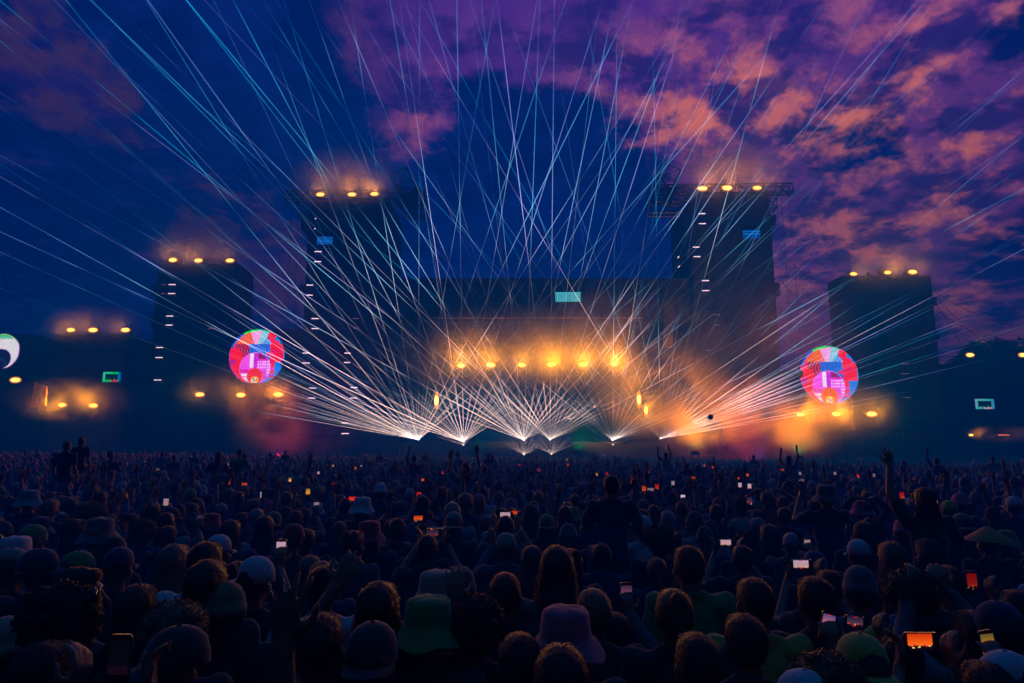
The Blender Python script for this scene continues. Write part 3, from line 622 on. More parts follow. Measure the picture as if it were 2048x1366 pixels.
dv = t.n('ShaderNodeVectorMath', operation='DOT_PRODUCT'); t.l(geo.outputs['Normal'], dv.inputs[0]); t.l(geo.outputs['Incoming'], dv.inputs[1])   # chord through the round beam: bright core, soft rim
core = t.m('POWER', t.m('ABSOLUTE', dv.outputs['Value']), 1.6)
em = t.n('ShaderNodeEmission'); t.l(col, em.inputs[0]); t.l(t.m('MULTIPLY', t.m('MULTIPLY', st, core), 3.1), em.inputs[1])
tr = t.n('ShaderNodeBsdfTransparent'); ash = t.n('ShaderNodeAddShader'); t.l(em.outputs[0], ash.inputs[0]); t.l(tr.outputs[0], ash.inputs[1])
out = t.n('ShaderNodeOutputMaterial'); t.l(ash.outputs[0], out.inputs[0]); mL.cycles.emission_sampling = 'NONE'
ZMAX = 46.
def beam(parent, S, dirn, L, r, tint, power, k=110., segs=10, start=0.):
    dirn = dirn.normalized()
    if dirn.z > 0: L = min(L, (ZMAX - S.z)/dirn.z)
    if dirn.z < 0: L = min(L, (S.z-.5)/-dirn.z)
    u = dirn.orthogonal().normalized(); v = dirn.cross(u); vs = []; fs = []; n = 8; ds = []
    for j in range(segs+1):
        s_ = start + (L-start)*(j/segs)**1.6
        for i in range(n): vs.append(S-wpos(parent)+dirn*s_+(u*math.cos(2*math.pi*i/n)+v*math.sin(2*math.pi*i/n))*r*(.42+1.5*(s_/45)**1.4)); ds.append(s_/k)
    for j in range(segs):
        for i in range(n): fs.append((j*n+i, j*n+(i+1) % n, (j+1)*n+(i+1) % n, (j+1)*n+i))
    me = bpy.data.meshes.new('laser_beam'); me.from_pydata([tuple(x) for x in vs], [], fs); a = me.color_attributes.new('beam', 'FLOAT_COLOR', 'POINT')
    fade = [1.0 if i < (segs)*n else 0. for i in range(len(vs))]
    a.data.foreach_set('color', np.array([[min(1, ds[i]), tint, power*fade[i], 1] for i in range(len(vs))], np.float32).ravel()); me.materials.append(mL); me.shade_smooth()
    o = bpy.data.objects.new('laser_beam', me); C.objects.link(o); o.parent = parent; o.visible_shadow = False
    return o
def projector(px, py, Y, label, group, s=1.):
    c = P(px, py, Y); root = empty('laser_projector', c, label, 'laser projector', group)
    mb = MB(); mb.box((c.x-.25*s, c.y+.03, c.z-.2*s), (c.x+.25*s, c.y+.6*s, c.z+.12*s)); mb.build('housing', M_CASE, root)
    mb = MB(); mb.ell((c.x, c.y, c.z), (.11*s, .05, .11*s), 10, 8); mb.build('aperture', emis('laser_aperture', (1., .55, .40), 5.), root)
    return root, c
rb = random.Random(12)
def fan(root, S, a0, a1, n, alpha, r=.03, power=1., yaw=0., L=(70, 120), jit=.6, tint=None, k=110., start=0.):
    for i in range(n):
        ph = R(a0 + (a1-a0)*(i/(n-1)) + rb.uniform(-jit, jit)); al = R(alpha)
        d_ = Vector((math.sin(ph), -math.cos(ph)*math.cos(al), math.cos(ph)*math.sin(al)))
        if yaw: d_ = Matrix.Rotation(R(yaw), 3, 'Z') @ d_
        beam(root, S, d_, rb.uniform(*L), r, rb.random()**2.5 if tint is None else tint, power*rb.choice([.25, .5, .8, 1.0, 1.3]), k, start=start)
MAINF = [(837,879,-66,38,20,'first from the left'),(927,883,-60,44,19,'second from the left'),(1048,880,-56,46,20,'third from the left'),(1100,879,-46,56,20,'fourth from the left'),(1225,880,-46,64,20,'fifth from the left'),(1321,877,-42,70,21,'last on the right')]
for px, py, a0, a1, n, lb in MAINF:
    root, S = projector(px, py, YS-2.4, 'white laser projector on the stage edge, %s of six' % lb, 'laser projectors along the stage edge')
    hot = 3.0 if px > 1300 else 1.7 if px > 1200 else 1.
    fan(root, S, a0*.92, a1*.92, n-3, 41, power=(1.0 if hot == 1 else 1.5), r=.026, k=(100. if hot == 1 else 62.))
    fan(root, S, a0*.8, a1*.8, 3, 56, power=.6, jit=5, r=.026)
    fan(root, S, a0*1.05, a1*1.05, n+2, 36, power=1.5*min(hot, 1.7), r=.02, L=(9, 34), k=48., jit=.35)
    if px > 1300: fan(root, S, 42, 73, 13, 33, power=2.4, r=.022, L=(14, 42), k=55., tint=1., jit=.3)
    if px < 850: fan(root, S, -73, -46, 10, 34, power=1.0, r=.02, L=(16, 50), k=60., jit=.3)
for px, py, lb, al, tn, sc_ in ((1048,909,'low teal laser under the stage edge, the left one',18,0.,1),(1103,908,'low teal laser under the stage edge, the right one',18,.2,1)):
    root, S = projector(px, py, YS-8, lb, 'low laser projectors', .6); fan(root, S, -62, 62, 21, 58, r=.012, power=.6, L=(3.5, 7), tint=0., k=14., jit=.3)
for px, py, lb in ((927,890,'small laser just below the second white projector'),(1226,889,'small laser just below the fifth white projector')):
    root, S = projector(px, py, YS-4, lb, 'low laser projectors', .6); fan(root, S, -66, 40 if px < 1000 else 66, 16, 45, r=.012, power=.6, L=(2.5, 5), k=20., jit=.3)
for px, py, lb, tn in ((960,817,'small white laser high in the stage opening, left',0.),(1009,840,'small pink laser low in the stage opening, left',1.),(1140,838,'small red laser low in the stage opening, right',1.),(1189,814,'small pink laser high in the stage opening, right',1.)):
    root, S = projector(px, py, YS+6, lb, 'lasers inside the stage opening', .6); fan(root, S, -75, 75, 17, 35, r=.02, power=.35, L=(5, 26), tint=tn, k=45.)
# ------------------------------------------------------------------ smoke and haze
def smoke(c, r, dens, col, label, scale=.25, seed=0, lo=.36, hi=.60, rot=0., edge=.25, step=1.):
    me = bpy.data.meshes.new('smoke'); bm = bmesh.new(); bmesh.ops.create_icosphere(bm, subdivisions=3, radius=1); bm.to_mesh(me); bm.free()
    o = bpy.data.objects.new('smoke', me); C.objects.link(o); o.location = c; o.scale = r; o.rotation_euler = (0, rot, 0)
    m = bpy.data.materials.new('smoke_volume'); m.use_nodes = True; t = NT(m.node_tree)
    tc = t.n('ShaderNodeTexCoord'); ge = t.n('ShaderNodeNewGeometry')
    mp = t.n('ShaderNodeMapping'); mp.inputs[1].default_value = (seed*7.3, seed*3.1, seed*1.7); t.l(ge.outputs[0], mp.inputs[0])
    nz = t.n('ShaderNodeTexNoise', i_Scale=scale, i_Detail=3., i_Roughness=.55, i_Distortion=.4); t.l(mp.outputs[0], nz.inputs[0])
    ln = t.n('ShaderNodeVectorMath', operation='LENGTH'); t.l(tc.outputs['Object'], ln.inputs[0])
    fo = t.mrange(ln.outputs['Value'], edge, .98, 1., 0.)
    dd = t.m('MULTIPLY', t.m('MULTIPLY', t.mrange(nz.outputs[0], lo, hi), fo), dens)
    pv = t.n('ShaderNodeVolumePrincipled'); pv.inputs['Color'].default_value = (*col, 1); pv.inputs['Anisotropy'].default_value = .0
    t.l(dd, pv.inputs['Density']); ou = t.n('ShaderNodeOutputMaterial'); t.l(pv.outputs[0], ou.inputs['Volume'])
    m.cycles.volume_step_rate = step if hasattr(m.cycles, 'volume_step_rate') else 1.
    m.volume_intersection_method = m.volume_intersection_method
    me.materials.append(m); tag(o, label, 'smoke', kind='stuff'); return o
#SMOKE
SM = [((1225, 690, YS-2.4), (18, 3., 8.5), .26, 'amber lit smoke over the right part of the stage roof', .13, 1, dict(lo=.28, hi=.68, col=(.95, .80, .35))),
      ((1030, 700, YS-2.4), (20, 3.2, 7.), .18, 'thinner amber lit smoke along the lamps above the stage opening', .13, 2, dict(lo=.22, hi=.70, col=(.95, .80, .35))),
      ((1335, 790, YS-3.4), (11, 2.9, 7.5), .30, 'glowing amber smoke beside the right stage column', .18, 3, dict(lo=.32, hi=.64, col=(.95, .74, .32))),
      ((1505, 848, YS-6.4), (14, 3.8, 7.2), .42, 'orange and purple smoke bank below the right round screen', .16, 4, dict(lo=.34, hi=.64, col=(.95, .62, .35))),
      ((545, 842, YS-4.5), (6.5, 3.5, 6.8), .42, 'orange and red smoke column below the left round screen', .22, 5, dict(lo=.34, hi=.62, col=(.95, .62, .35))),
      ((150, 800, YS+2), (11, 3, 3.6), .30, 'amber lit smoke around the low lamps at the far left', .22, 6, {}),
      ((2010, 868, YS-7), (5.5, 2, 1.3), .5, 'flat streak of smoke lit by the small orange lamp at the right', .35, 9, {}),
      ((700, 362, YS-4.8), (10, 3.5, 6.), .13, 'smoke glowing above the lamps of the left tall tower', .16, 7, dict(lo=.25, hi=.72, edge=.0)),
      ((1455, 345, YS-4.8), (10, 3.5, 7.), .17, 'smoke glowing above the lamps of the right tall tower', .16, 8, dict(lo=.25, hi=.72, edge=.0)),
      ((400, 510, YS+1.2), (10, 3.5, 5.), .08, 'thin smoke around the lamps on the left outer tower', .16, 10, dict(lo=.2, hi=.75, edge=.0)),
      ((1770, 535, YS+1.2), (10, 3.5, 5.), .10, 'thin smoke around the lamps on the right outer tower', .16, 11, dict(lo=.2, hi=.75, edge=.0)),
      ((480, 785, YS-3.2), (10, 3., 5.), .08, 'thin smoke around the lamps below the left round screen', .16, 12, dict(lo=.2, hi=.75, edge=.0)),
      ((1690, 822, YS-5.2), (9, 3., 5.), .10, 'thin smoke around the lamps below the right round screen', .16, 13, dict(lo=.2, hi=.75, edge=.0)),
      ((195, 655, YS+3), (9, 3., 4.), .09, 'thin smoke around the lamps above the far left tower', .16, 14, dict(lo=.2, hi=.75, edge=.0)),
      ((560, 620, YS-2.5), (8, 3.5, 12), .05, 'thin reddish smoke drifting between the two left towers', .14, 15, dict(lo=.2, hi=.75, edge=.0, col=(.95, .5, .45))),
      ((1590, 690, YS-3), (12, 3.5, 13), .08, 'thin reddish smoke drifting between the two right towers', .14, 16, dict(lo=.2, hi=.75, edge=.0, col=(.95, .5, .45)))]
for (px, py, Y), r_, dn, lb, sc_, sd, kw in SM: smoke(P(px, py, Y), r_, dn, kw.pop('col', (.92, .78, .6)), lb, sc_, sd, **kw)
# added red washes, fittings unseen, that colour the smoke under the round screens
def wash(px, py, Y, tx, ty, label, pw, col=(1., .03, .12)):
    c = P(px, py, Y); root = empty('added_wash_light', c, label, 'stage lamp', 'added red wash lights'); zg = gz(c.x, c.y)
    mb = MB(); mb.tube((c.x, c.y+.2, c.z), (c.x, c.y-.2, c.z+.3), .22, 12, .26); mb.build('head', M_CASE, root)
    mb = MB(); mb.ell((c.x, c.y-.22, c.z+.32), (.16, .05, .16), 10, 6); mb.build('lens', emis('red_lens', (1., .05, .1), .6), root)
    light('added_wash_beam', (c.x, c.y+.3, c.z+.7), pw, col, root, .2, spot=75, target=(c.x, c.y+10, c.z+5.5))
lw = bpy.data.meshes.new('smoke'); lo_ = bpy.data.objects.new('smoke', lw); C.objects.link(lo_); q_ = MB().box((-70, 3.5, -1.5), (70, 62, 1.98)); lw.from_pydata(q_.v, [], q_.f)
m = bpy.data.materials.new('low_smoke'); m.use_nodes = True; t = NT(m.node_tree); pv = t.n('ShaderNodeVolumePrincipled', i_Density=.034); pv.inputs['Color'].default_value = (.0, .20, .62, 1)
ou = t.n('ShaderNodeOutputMaterial'); t.l(pv.outputs[0], ou.inputs['Volume']); lw.materials.append(m); tag(lo_, 'thin blue stage smoke lying over the heads of the crowd', 'smoke', kind='stuff')
wash(545, 926, YS-15, 545, 800, 'added red wash light before the smoke under the left round screen', 9500, (1., .05, .10))
wash(1530, 932, YS-17, 1530, 800, 'added red wash light before the smoke under the right round screen', 14000, (1., .05, .10))
for px, py, Y, lb, pw in ((1150, 906, YS-9, 'added amber floodlight low before the right half of the stage', 28000), (1390, 906, YS-12, 'added amber floodlight low beside the last white projector', 36000), (1600, 915, YS-14, 'added amber floodlight low before the right round screen', 40000), (950, 906, YS-9, 'added amber floodlight low before the left half of the stage', 7000)):  # unseen floods, added to light the amber smoke
    c = P(px, py, Y); root = empty('floodlight', c, lb, 'stage lamp', 'added amber floodlights on the ground'); mb = MB(); mb.box((c.x-.4, c.y-.1, c.z-.2), (c.x+.4, c.y+.2, c.z+.2)); mb.box((c.x-.5, c.y-.05, c.z-.5), (c.x-.42, c.y+.1, c.z)); mb.box((c.x+.42, c.y-.05, c.z-.5), (c.x+.5, c.y+.1, c.z)); mb.build('housing', M_CASE, root)
    mb = MB(); mb.ell((c.x, c.y+.22, c.z), (.3, .03, .15), 12, 6); mb.build('lens', M_RIM, root)
    light('added_flood_beam', (c.x, c.y+.4, c.z+.4), pw, AMBER, root, .4, spot=120, target=(c.x+(4 if px > 1200 else 8), c.y+6, c.z+11))
hz = MB().box((-125, -12, -3.2), (125, 128, 48.)).build('haze', None) if False else None
me = bpy.data.meshes.new('haze'); o = bpy.data.objects.new('haze', me); C.objects.link(o); h_ = MB().box((-125, -12, -3.2), (125, 128, 48.)); me.from_pydata(h_.v, [], h_.f)
m = bpy.data.materials.new('haze_air'); m.use_nodes = True; t = NT(m.node_tree); pv = t.n('ShaderNodeVolumePrincipled', i_Density=.0105); pv.inputs['Color'].default_value = (.0, .17, 1., 1)
ou = t.n('ShaderNodeOutputMaterial'); t.l(pv.outputs[0], ou.inputs['Volume']); me.materials.append(m); tag(o, kind='stuff')
# ------------------------------------------------------------------ people
rp = random.Random(77)
def caps(mb, a, b, ra, rb, n=10):
    a, b = Vector(a), Vector(b); mb.tube(a, b, ra, n, rb); mb.ell(a, (ra,)*3, n, 6); mb.ell(b, (rb,)*3, n, 6); return mb
def remeshed(mb, name, vox, smooth=3, disp=None, m=None):
    me = bpy.data.meshes.new(name); me.from_pydata([tuple(v) for v in mb.v], [], mb.f)
    o = bpy.data.objects.new('tmp', me); C.objects.link(o)
    md = o.modifiers.new('r', 'REMESH'); md.mode = 'VOXEL'; md.voxel_size = vox; md.use_smooth_shade = True
    if smooth: sm = o.modifiers.new('s', 'SMOOTH'); sm.factor = .5; sm.iterations = smooth
    if disp:
        tx = bpy.data.textures.new(name, 'CLOUDS'); tx.noise_scale = disp[1]; tx.noise_depth = 2; dm = o.modifiers.new('d', 'DISPLACE'); dm.texture = tx; dm.strength = disp[0]; dm.mid_level = .5; dm.texture_coords = 'LOCAL'
    dg = bpy.context.evaluated_depsgraph_get(); dg.update(); r = bpy.data.meshes.new_from_object(o.evaluated_get(dg)); r.name = name
    bpy.data.objects.remove(o); bpy.data.meshes.remove(me)
    r.materials.clear(); r.materials.append(m); r.shade_smooth(); return r
def hand(mb, wr, d, nrm, side, curl=.3, spread=.3):
    """palm, four fingers of different lengths bent at the knuckles, and a thumb leaving the side of the palm"""
    wr, d, nrm = Vector(wr), Vector(d).normalized(), Vector(nrm).normalized(); s = d.cross(nrm).normalized()*side; nrm = s.cross(d).normalized()*side
    for q in (-.028, -.010, .010, .028): caps(mb, wr + s*q*.6, wr + d*.085 + s*q, .016, .013, 8)
    for i, (q, L) in enumerate(((-.033, .062), (-.011, .078), (.011, .084), (.033, .074))):
        dd = (d + s*q*spread*22 - nrm*curl*.6).normalized(); k = wr + d*.088 + s*q; k2 = k + dd*L*.55
        d3 = (dd - nrm*curl*1.6).normalized(); caps(mb, k, k2, .0105, .0095, 7); caps(mb, k2, k2 + d3*L*.5, .0095, .008, 7)
    tb = wr + d*.03 + s*.036; t2 = tb + (s*.8 + d*.7 - nrm*.3).normalized()*.042; caps(mb, tb, t2, .014, .012, 7); caps(mb, t2, t2 + (s*.25 + d - nrm*.5*curl).normalized()*.034, .0115, .009, 7)
SH = {s: Vector((s*.185, 0, 1.425)) for s in (-1, 1)}
def mir(v, s): return Vector((v[0]*s, v[1], v[2]))
# arm poses: elbow, wrist, hand direction, hand normal, curl, spread   (for the right side, mirrored for the left)
A_DOWN = ((.245, -.03, 1.14), (.25, .10, .92), (0, .25, -1), (1, 0, 0), .5, .1)
A_UP = ((.33, .05, 1.60), (.30, .12, 1.86), (-.05, .15, 1), (0, -1, 0), .25, .5)
A_UPS = ((.26, .12, 1.68), (.20, .20, 1.95), (0, .1, 1), (0, -1, 0), .15, .6)
A_BENT = ((.30, .02, 1.17), (.12, .26, 1.24), (-.6, .6, .3), (0, 1, 0), .9, .1)
A_HOLD2 = ((.27, .22, 1.36), (.125, .40, 1.60), (-.25, .2, 1), (-1, -.2, 0), 1.1, .1)
A_HOLD1 = ((.29, .20, 1.42), (.14, .38, 1.64), (-.1, .1, 1), (0, -1, 0), 1.0, .1)
A_LOW2 = ((.27, .16, 1.20), (.125, .38, 1.32), (-.25, .2, 1), (-1, -.2, 0), 1.1, .1)
A_HEAD = ((.40, .0, 1.62), (.16, -.02, 1.80), (-1, .1, -.2), (0, 0, -1), .6, .1)
A_HEART = ((.24, .22, 1.52), (.10, .34, 1.76), (-.4, .0, 1), (0, -1, 0), 1.3, .1)
A_EL = ((.36, .06, 1.46), (.20, .10, 1.70), (-.5, .1, .8), (0, -1, 0), .5, .2)
A_VE = ((.33, .10, 1.36), (.30, .16, 1.62), (0, .1, 1), (0, -1, 0), .5, .3)
POSES = {'dance': (A_EL, A_VE), 'down': (A_DOWN, A_DOWN), 'up_right': (A_DOWN, A_UP), 'up_left': (A_UPS, A_BENT), 'up_both': (A_UP, A_UPS), 'bent': (A_BENT, A_BENT),
         'hold_two': (A_HOLD2, A_HOLD2), 'hold_one': (A_DOWN, A_HOLD1), 'hold_low': (A_LOW2, A_LOW2), 'hands_on_head': (A_HEAD, A_HEAD), 'heart': (A_HEART, A_HEART)}
ANCH = {'hold_two': (0, .43, 1.70), 'hold_one': (.13, .42, 1.745), 'hold_low': (0, .41, 1.42)}
def body_mb(pose, turn=0., sit=False):
    mb = MB(); T = Matrix.Rotation(turn, 3, 'Z'); hc = Vector((0, .015, 1.60))
    def hp(v): return T @ Vector(v) + hc
    mb.ell(hp((0, -.012, .035)), (.077, .096, .092), 16, 12, T); mb.ell(hp((0, .02, -.03)), (.064, .075, .085), 14, 10, T); mb.ell(hp((0, .055, -.085)), (.035, .03, .025), 10, 8, T)
    caps(mb, hp((0, .095, .018)), hp((0, .112, -.022)), .009, .014, 8)
    mb.ell(hp((0, .085, -.055)), (.026, .014, .009), 8, 6, T); mb.ell(hp((0, .083, .04)), (.055, .015, .011), 10, 6, T)
    for s in (-1, 1):
        mb.ell(hp((s*.078, -.012, .0)), (.012, .022, .033), 8, 6, T); mb.ell(hp((s*.03, .083, .018)), (.013, .010, .009), 8, 6, T); mb.ell(hp((s*.04, .07, -.02)), (.02, .018, .02), 8, 6, T)
    caps(mb, (0, -.015, 1.40), (0, .0, 1.56), .058, .053, 12)
    mb.ell((0, 0, 1.27), (.158, .105, .20), 16, 12); mb.ell((0, 0, 1.08), (.128, .092, .16), 16, 10); mb.ell((0, -.005, .95), (.155, .112, .12), 16, 10)
    caps(mb, (-.155, -.005, 1.415), (.155, -.005, 1.415), .055, .055, 12); caps(mb, (-.07, -.01, 1.44), (.07, -.01, 1.44), .05, .05)
    for s, pz in zip((-1, 1), POSES[pose]):
        e, w_ = mir(pz[0], s), mir(pz[1], s); caps(mb, SH[s], e, .052, .040); caps(mb, e, w_, .040, .026)
        hand(mb, w_, mir(pz[2], s), mir(pz[3], s), s, pz[4], pz[5])
        if sit: kn = (s*.16, .40, .93); an = (s*.10, .30, .52)
        else: kn = (s*.10, .015, .50); an = (s*.10, -.02, .09)
        caps(mb, (s*.085, 0, .90), kn, .082, .056); caps(mb, kn, an, .055, .038)
        caps(mb, (an[0], an[1]-.02, an[2]-.05), (an[0], an[1]+.15, an[2]-.06), .035, .028, 8)
    return mb
def shirt_mb(pose, long_=False, sit=False):
    mb = MB(); mb.ell((0, 0, 1.27), (.172, .122, .20), 16, 12); mb.ell((0, 0, 1.08), (.150, .112, .19), 16, 10); mb.ell((0, -.004, .95), (.168, .128, .10), 16, 10)
    mb.tube((0, 0, .88), (0, 0, 1.2), .15, 14, .15)
    mb.f = mb.f; caps(mb, (-.160, -.005, 1.412), (.160, -.005, 1.412), .068, .068, 12); caps(mb, (-.07, -.012, 1.445), (.07, -.012, 1.445), .052, .052)
    mb.lathe([(.001, 1.44), (.066, 1.44), (.066, 1.50), (.060, 1.505), (.001, 1.50)], (0, -.012, 0), 14)
    for s, pz in zip((-1, 1), POSES[pose]):
        e, w_ = mir(pz[0], s), mir(pz[1], s)
        if long_: caps(mb, SH[s], e, .067, .056); caps(mb, e, e.lerp(w_, .92), .055, .040)
        else: q = SH[s].lerp(e, .62); caps(mb, SH[s], q, .070, .066)
    return mb
def trousers_mb(sit=False):
    mb = MB(); mb.ell((0, -.005, .93), (.170, .126, .11), 16, 10)
    for s in (-1, 1):
        if sit: kn = Vector((s*.16, .40, .93)); an = Vector((s*.10, .30, .56))
        else: kn = Vector((s*.10, .015, .50)); an = Vector((s*.10, -.02, .12))
        caps(mb, (s*.088, 0, .90), kn, .095, .070); caps(mb, kn, an, .070, .060)
    return mb
M_SKIN = [mat('skin_light', (.24, .13, .09), .5, spec=.3), mat('skin_tan', (.17, .09, .06), .5, spec=.3), mat('skin_brown', (.12, .06, .04), .5, spec=.3)]
BOD, SHI, TRO = {}, {}, {}
def get_body(pose, turn=0., sit=False):
    k = (pose, turn, sit)
    if k not in BOD: BOD[k] = remeshed(body_mb(pose, turn, sit), 'person', .0085, 2, m=M_SKIN[0])
    return BOD[k]
def get_shirt(pose, long_, sit=False):
    k = (pose, long_, sit)
    if k not in SHI: SHI[k] = remeshed(shirt_mb(pose, long_, sit), 'shirt', .014, 3, disp=(.028, .10), m=M_SKIN[0])
    return SHI[k]
def get_trousers(sit):
    if sit not in TRO: TRO[sit] = remeshed(trousers_mb(sit), 'trousers', .02, 3, disp=(.015, .10), m=M_SKIN[0])
    return TRO[sit]
HC = Vector((0, .015, 1.60))
def hair_mb(kind, seed=0):
    mb = MB(); c = HC; rr = random.Random(seed)
    if kind == 'bald': mb.ell(c+Vector((0, -.012, .037)), (.079, .098, .094), 14, 10); return mb
    k = {'short': 0, 'long': .006, 'curly': .022, 'tied': .002}[kind]
    mb.ell(c+Vector((0, -.020, .048)), (.081+k, .100+k, .090+k), 18, 14); mb.ell(c+Vector((0, -.050, .012)), (.070+k, .055+k, .068+k), 14, 10); mb.ell(c+Vector((0, .045, .092)), (.06+k, .045+k, .035+k), 10, 8)
    if kind == 'curly':
        for i in range(60):
            d = Vector((rr.gauss(0,1), rr.gauss(-.3,1), rr.gauss(.3,.9))).normalized(); mb.ell(c+Vector((d.x*.105, d.y*.115-.02, d.z*.10+.045)), (.028,)*3, 7, 5)
    if kind == 'long':
        for i in range(15):
            a = math.pi*(1.06+.88*i/14); x, y = math.cos(a)*.078, math.sin(a)*.080; L = .24+rr.uniform(0, .1)
            top = c+Vector((x*.8, y*.8-.01, .03)); mid = c+Vector((x*1.08, y*1.1-.012, -.12)); end = c+Vector((x*1.25, y*1.05-.035, -.12-L)); caps(mb, top, mid, .028, .026, 7); caps(mb, mid, end, .026, .012, 7)
        mb.ell(c+Vector((0, -.065, -.10)), (.08, .045, .16), 12, 10)
    if kind == 'tied':
        mb.ell(c+Vector((0, -.10, .10)), (.04, .04, .045), 10, 8); caps(mb, c+Vector((0, -.11, .08)), c+Vector((.01, -.15, -.12)), .03, .012, 8)
    return mb
def strands(me, kind, seed):
    """loose locks of hair over the base shape, so that the outline is not smooth"""
    r_ = np.random.RandomState(seed); vs = [tuple(v.co) for v in me.vertices]; nf = len(me.polygons); fs = [tuple(p.vertices) for p in me.polygons]
    L0, lift, n, wd = {'short': (.026, .0022, 2600, .0024), 'long': (.09, .0030, 2600, .003), 'curly': (.022, .007, 3200, .003), 'tied': (.05, .0016, 2000, .0024), 'bald': (.004, .0008, 200, .001)}[kind]
    for i in r_.randint(0, nf, n):
        p = me.polygons[i]; c_ = p.center; nr_ = p.normal; down = Vector((c_.x*.9+r_.normal()*.02, (c_.y+.02)*.9+r_.normal()*.02, -.12 if c_.z < 1.70 else -.02+r_.normal()*.03)); down -= nr_*down.dot(nr_)
        if kind == 'curly': down = Vector(r_.normal(size=3)); down -= nr_*down.dot(nr_)
        down.normalize(); sd = down.cross(nr_)*wd*r_.uniform(.6, 1.5); L = (L0 if c_.z < 1.64 else min(L0, .022))*r_.uniform(.5, 1.3); lf = nr_*lift*abs(r_.normal())
        o_ = len(vs); a_, m_, e_ = c_, c_+down*L*.5+lf, c_+down*L+lf*1.3*r_.uniform(.2, 1.2); vs += [tuple(a_-sd), tuple(a_+sd), tuple(m_-sd*.8), tuple(m_+sd*.8), tuple(e_)]; fs += [(o_, o_+1, o_+3, o_+2), (o_+2, o_+3, o_+4)]
    out = bpy.data.meshes.new('hair'); out.from_pydata(vs, [], fs); out.materials.append(me.materials[0]); out.shade_smooth(); return out
HAIRM = {k: [strands(x, k, i) for i, x in enumerate(v)] for k, v in {k: [remeshed(hair_mb(k, s), 'hair', .0085, 2, disp=(d, sc), m=M_SKIN[0]) for s in range(n)] for k, n, d, sc in (('short', 2, .007, .03), ('long', 2, .010, .04), ('curly', 1, .014, .02), ('tied', 1, .006, .03), ('bald', 1, .002, .02))}.items()}
def hat_mesh(kind):
    mb = MB(); c = HC
    if kind == 'bucket':
        z = c.z; pr = [(.001, z+.158), (.055, z+.157), (.088, z+.148), (.098, z+.135), (.106, z+.07), (.110, z+.048), (.128, z+.03), (.160, z-.015), (.163, z-.018), (.158, z-.020), (.125, z+.020), (.100, z+.03), (.001, z+.03)]
        vs = []; mb.lathe(pr, (0, -.008, 0), 32)
        mb.v = [Vector((v[0]*.95, v[1]*1.08, v[2] + (.010*math.sin(5*math.atan2(v[1], v[0])+1) if math.hypot(v[0], v[1]) > .12 else .003*math.sin(4*math.atan2(v[1], v[0]))))) for v in mb.v]
    elif kind == 'cap':
        pr = [(.001, .112), (.03, .110), (.06, .096), (.083, .07), (.095, .03), (.097, -.01), (.094, -.012), (.001, -.005)]
        mb.lathe([(r, z+c.z+.045) for r, z in pr], (0, 0, 0), 24); mb.v = [Vector((v[0]*.93, v[1]*1.10-.002, v[2])) for v in mb.v]
        n = 12; vs = []
        for j in range(6):
            t_ = j/5
            for i in range(n+1):
                a = math.pi*(i/n); r = 1.; x = math.cos(a)*.082; y = .055+math.sin(a)*.05+t_*(.075*math.sin(a)**.6 if math.sin(a) > 0 else 0); vs.append((x, y, c.z+.042-t_*.018-abs(x)**2*1.6))
        o_ = len(mb.v); N = len(vs); mb.v += vs + [(x, y, z-.004) for x, y, z in vs]
        for j in range(5):
            for i in range(n):
                q = (j*(n+1)+i, j*(n+1)+i+1, (j+1)*(n+1)+i+1, (j+1)*(n+1)+i); mb.f.append(tuple(o_+k for k in q)); mb.f.append(tuple(o_+N+k for k in q[::-1]))
        mb.ell((0, 0, c.z+.158), (.009, .009, .006), 8, 4)
    elif kind == 'beanie':
        pr = [(.001, .135), (.035, .130), (.068, .108), (.090, .07), (.097, .03), (.102, .028), (.104, .005), (.100, -.012), (.094, -.012), (.001, -.01)]
        mb.lathe([(r, z+c.z+.03) for r, z in pr], (0, -.012, 0), 28); mb.v = [Vector((v[0]*.90*(1+.012*math.sin(28*math.atan2(v[1], v[0]))), v[1]*1.06, v[2])) for v in mb.v]
    elif kind == 'cone':
        pr = [(.001, .13), (.03, .118), (.11, .065), (.20, .005), (.202, .0), (.10, .045), (.001, .05)]; mb.lathe([(r, z+c.z+.05) for r, z in pr], (0, 0, 0), 24)
    me = bpy.data.meshes.new(kind); me.from_pydata([tuple(v) for v in mb.v], [], mb.f); me.materials.append(M_SKIN[0]); me.shade_smooth(); return me
HATM = {k: hat_mesh(k) for k in ('bucket', 'cap', 'beanie', 'cone')}
HATN = {'bucket': 'bucket_hat', 'cap': 'baseball_cap', 'beanie': 'beanie', 'cone': 'sun_hat'}
CLOTH = dict(black=(.012, .012, .014), navy=(.012, .02, .06), grey=(.075, .075, .08), white=(.42, .41, .41), olive=(.12, .12, .04), red=(.45, .02, .02), green=(.012, .20, .03), teal=(.03, .22, .22), yellow=(.42, .30, .03),
             lime=(.20, .40, .03), pink=(.60, .08, .12), brown=(.07, .035, .02), blue=(.02, .05, .16), beige=(.28, .22, .15), orange=(.65, .20, .03), purple=(.06, .02, .10))
def cloth(n): return mat('cloth_'+n, CLOTH[n], .85, bump=.25, bscale=90, var=.18, sheen=.3)
HAIRC = dict(black=(.006, .005, .005), dark=(.014, .009, .006), brown=(.035, .02, .012), blond=(.20, .13, .07), ginger=(.16, .06, .02), grey=(.25, .25, .26))
def hairm(n): return mat('hair_'+n, HAIRC[n], .45, bump=1., bscale=160, var=.4)
def child(name, me, parent, m):
    o = bpy.data.objects.new(name, me); C.objects.link(o); o.parent = parent; o.material_slots[0].link = 'OBJECT'; o.material_slots[0].material = m; return o
PEOPLE = []
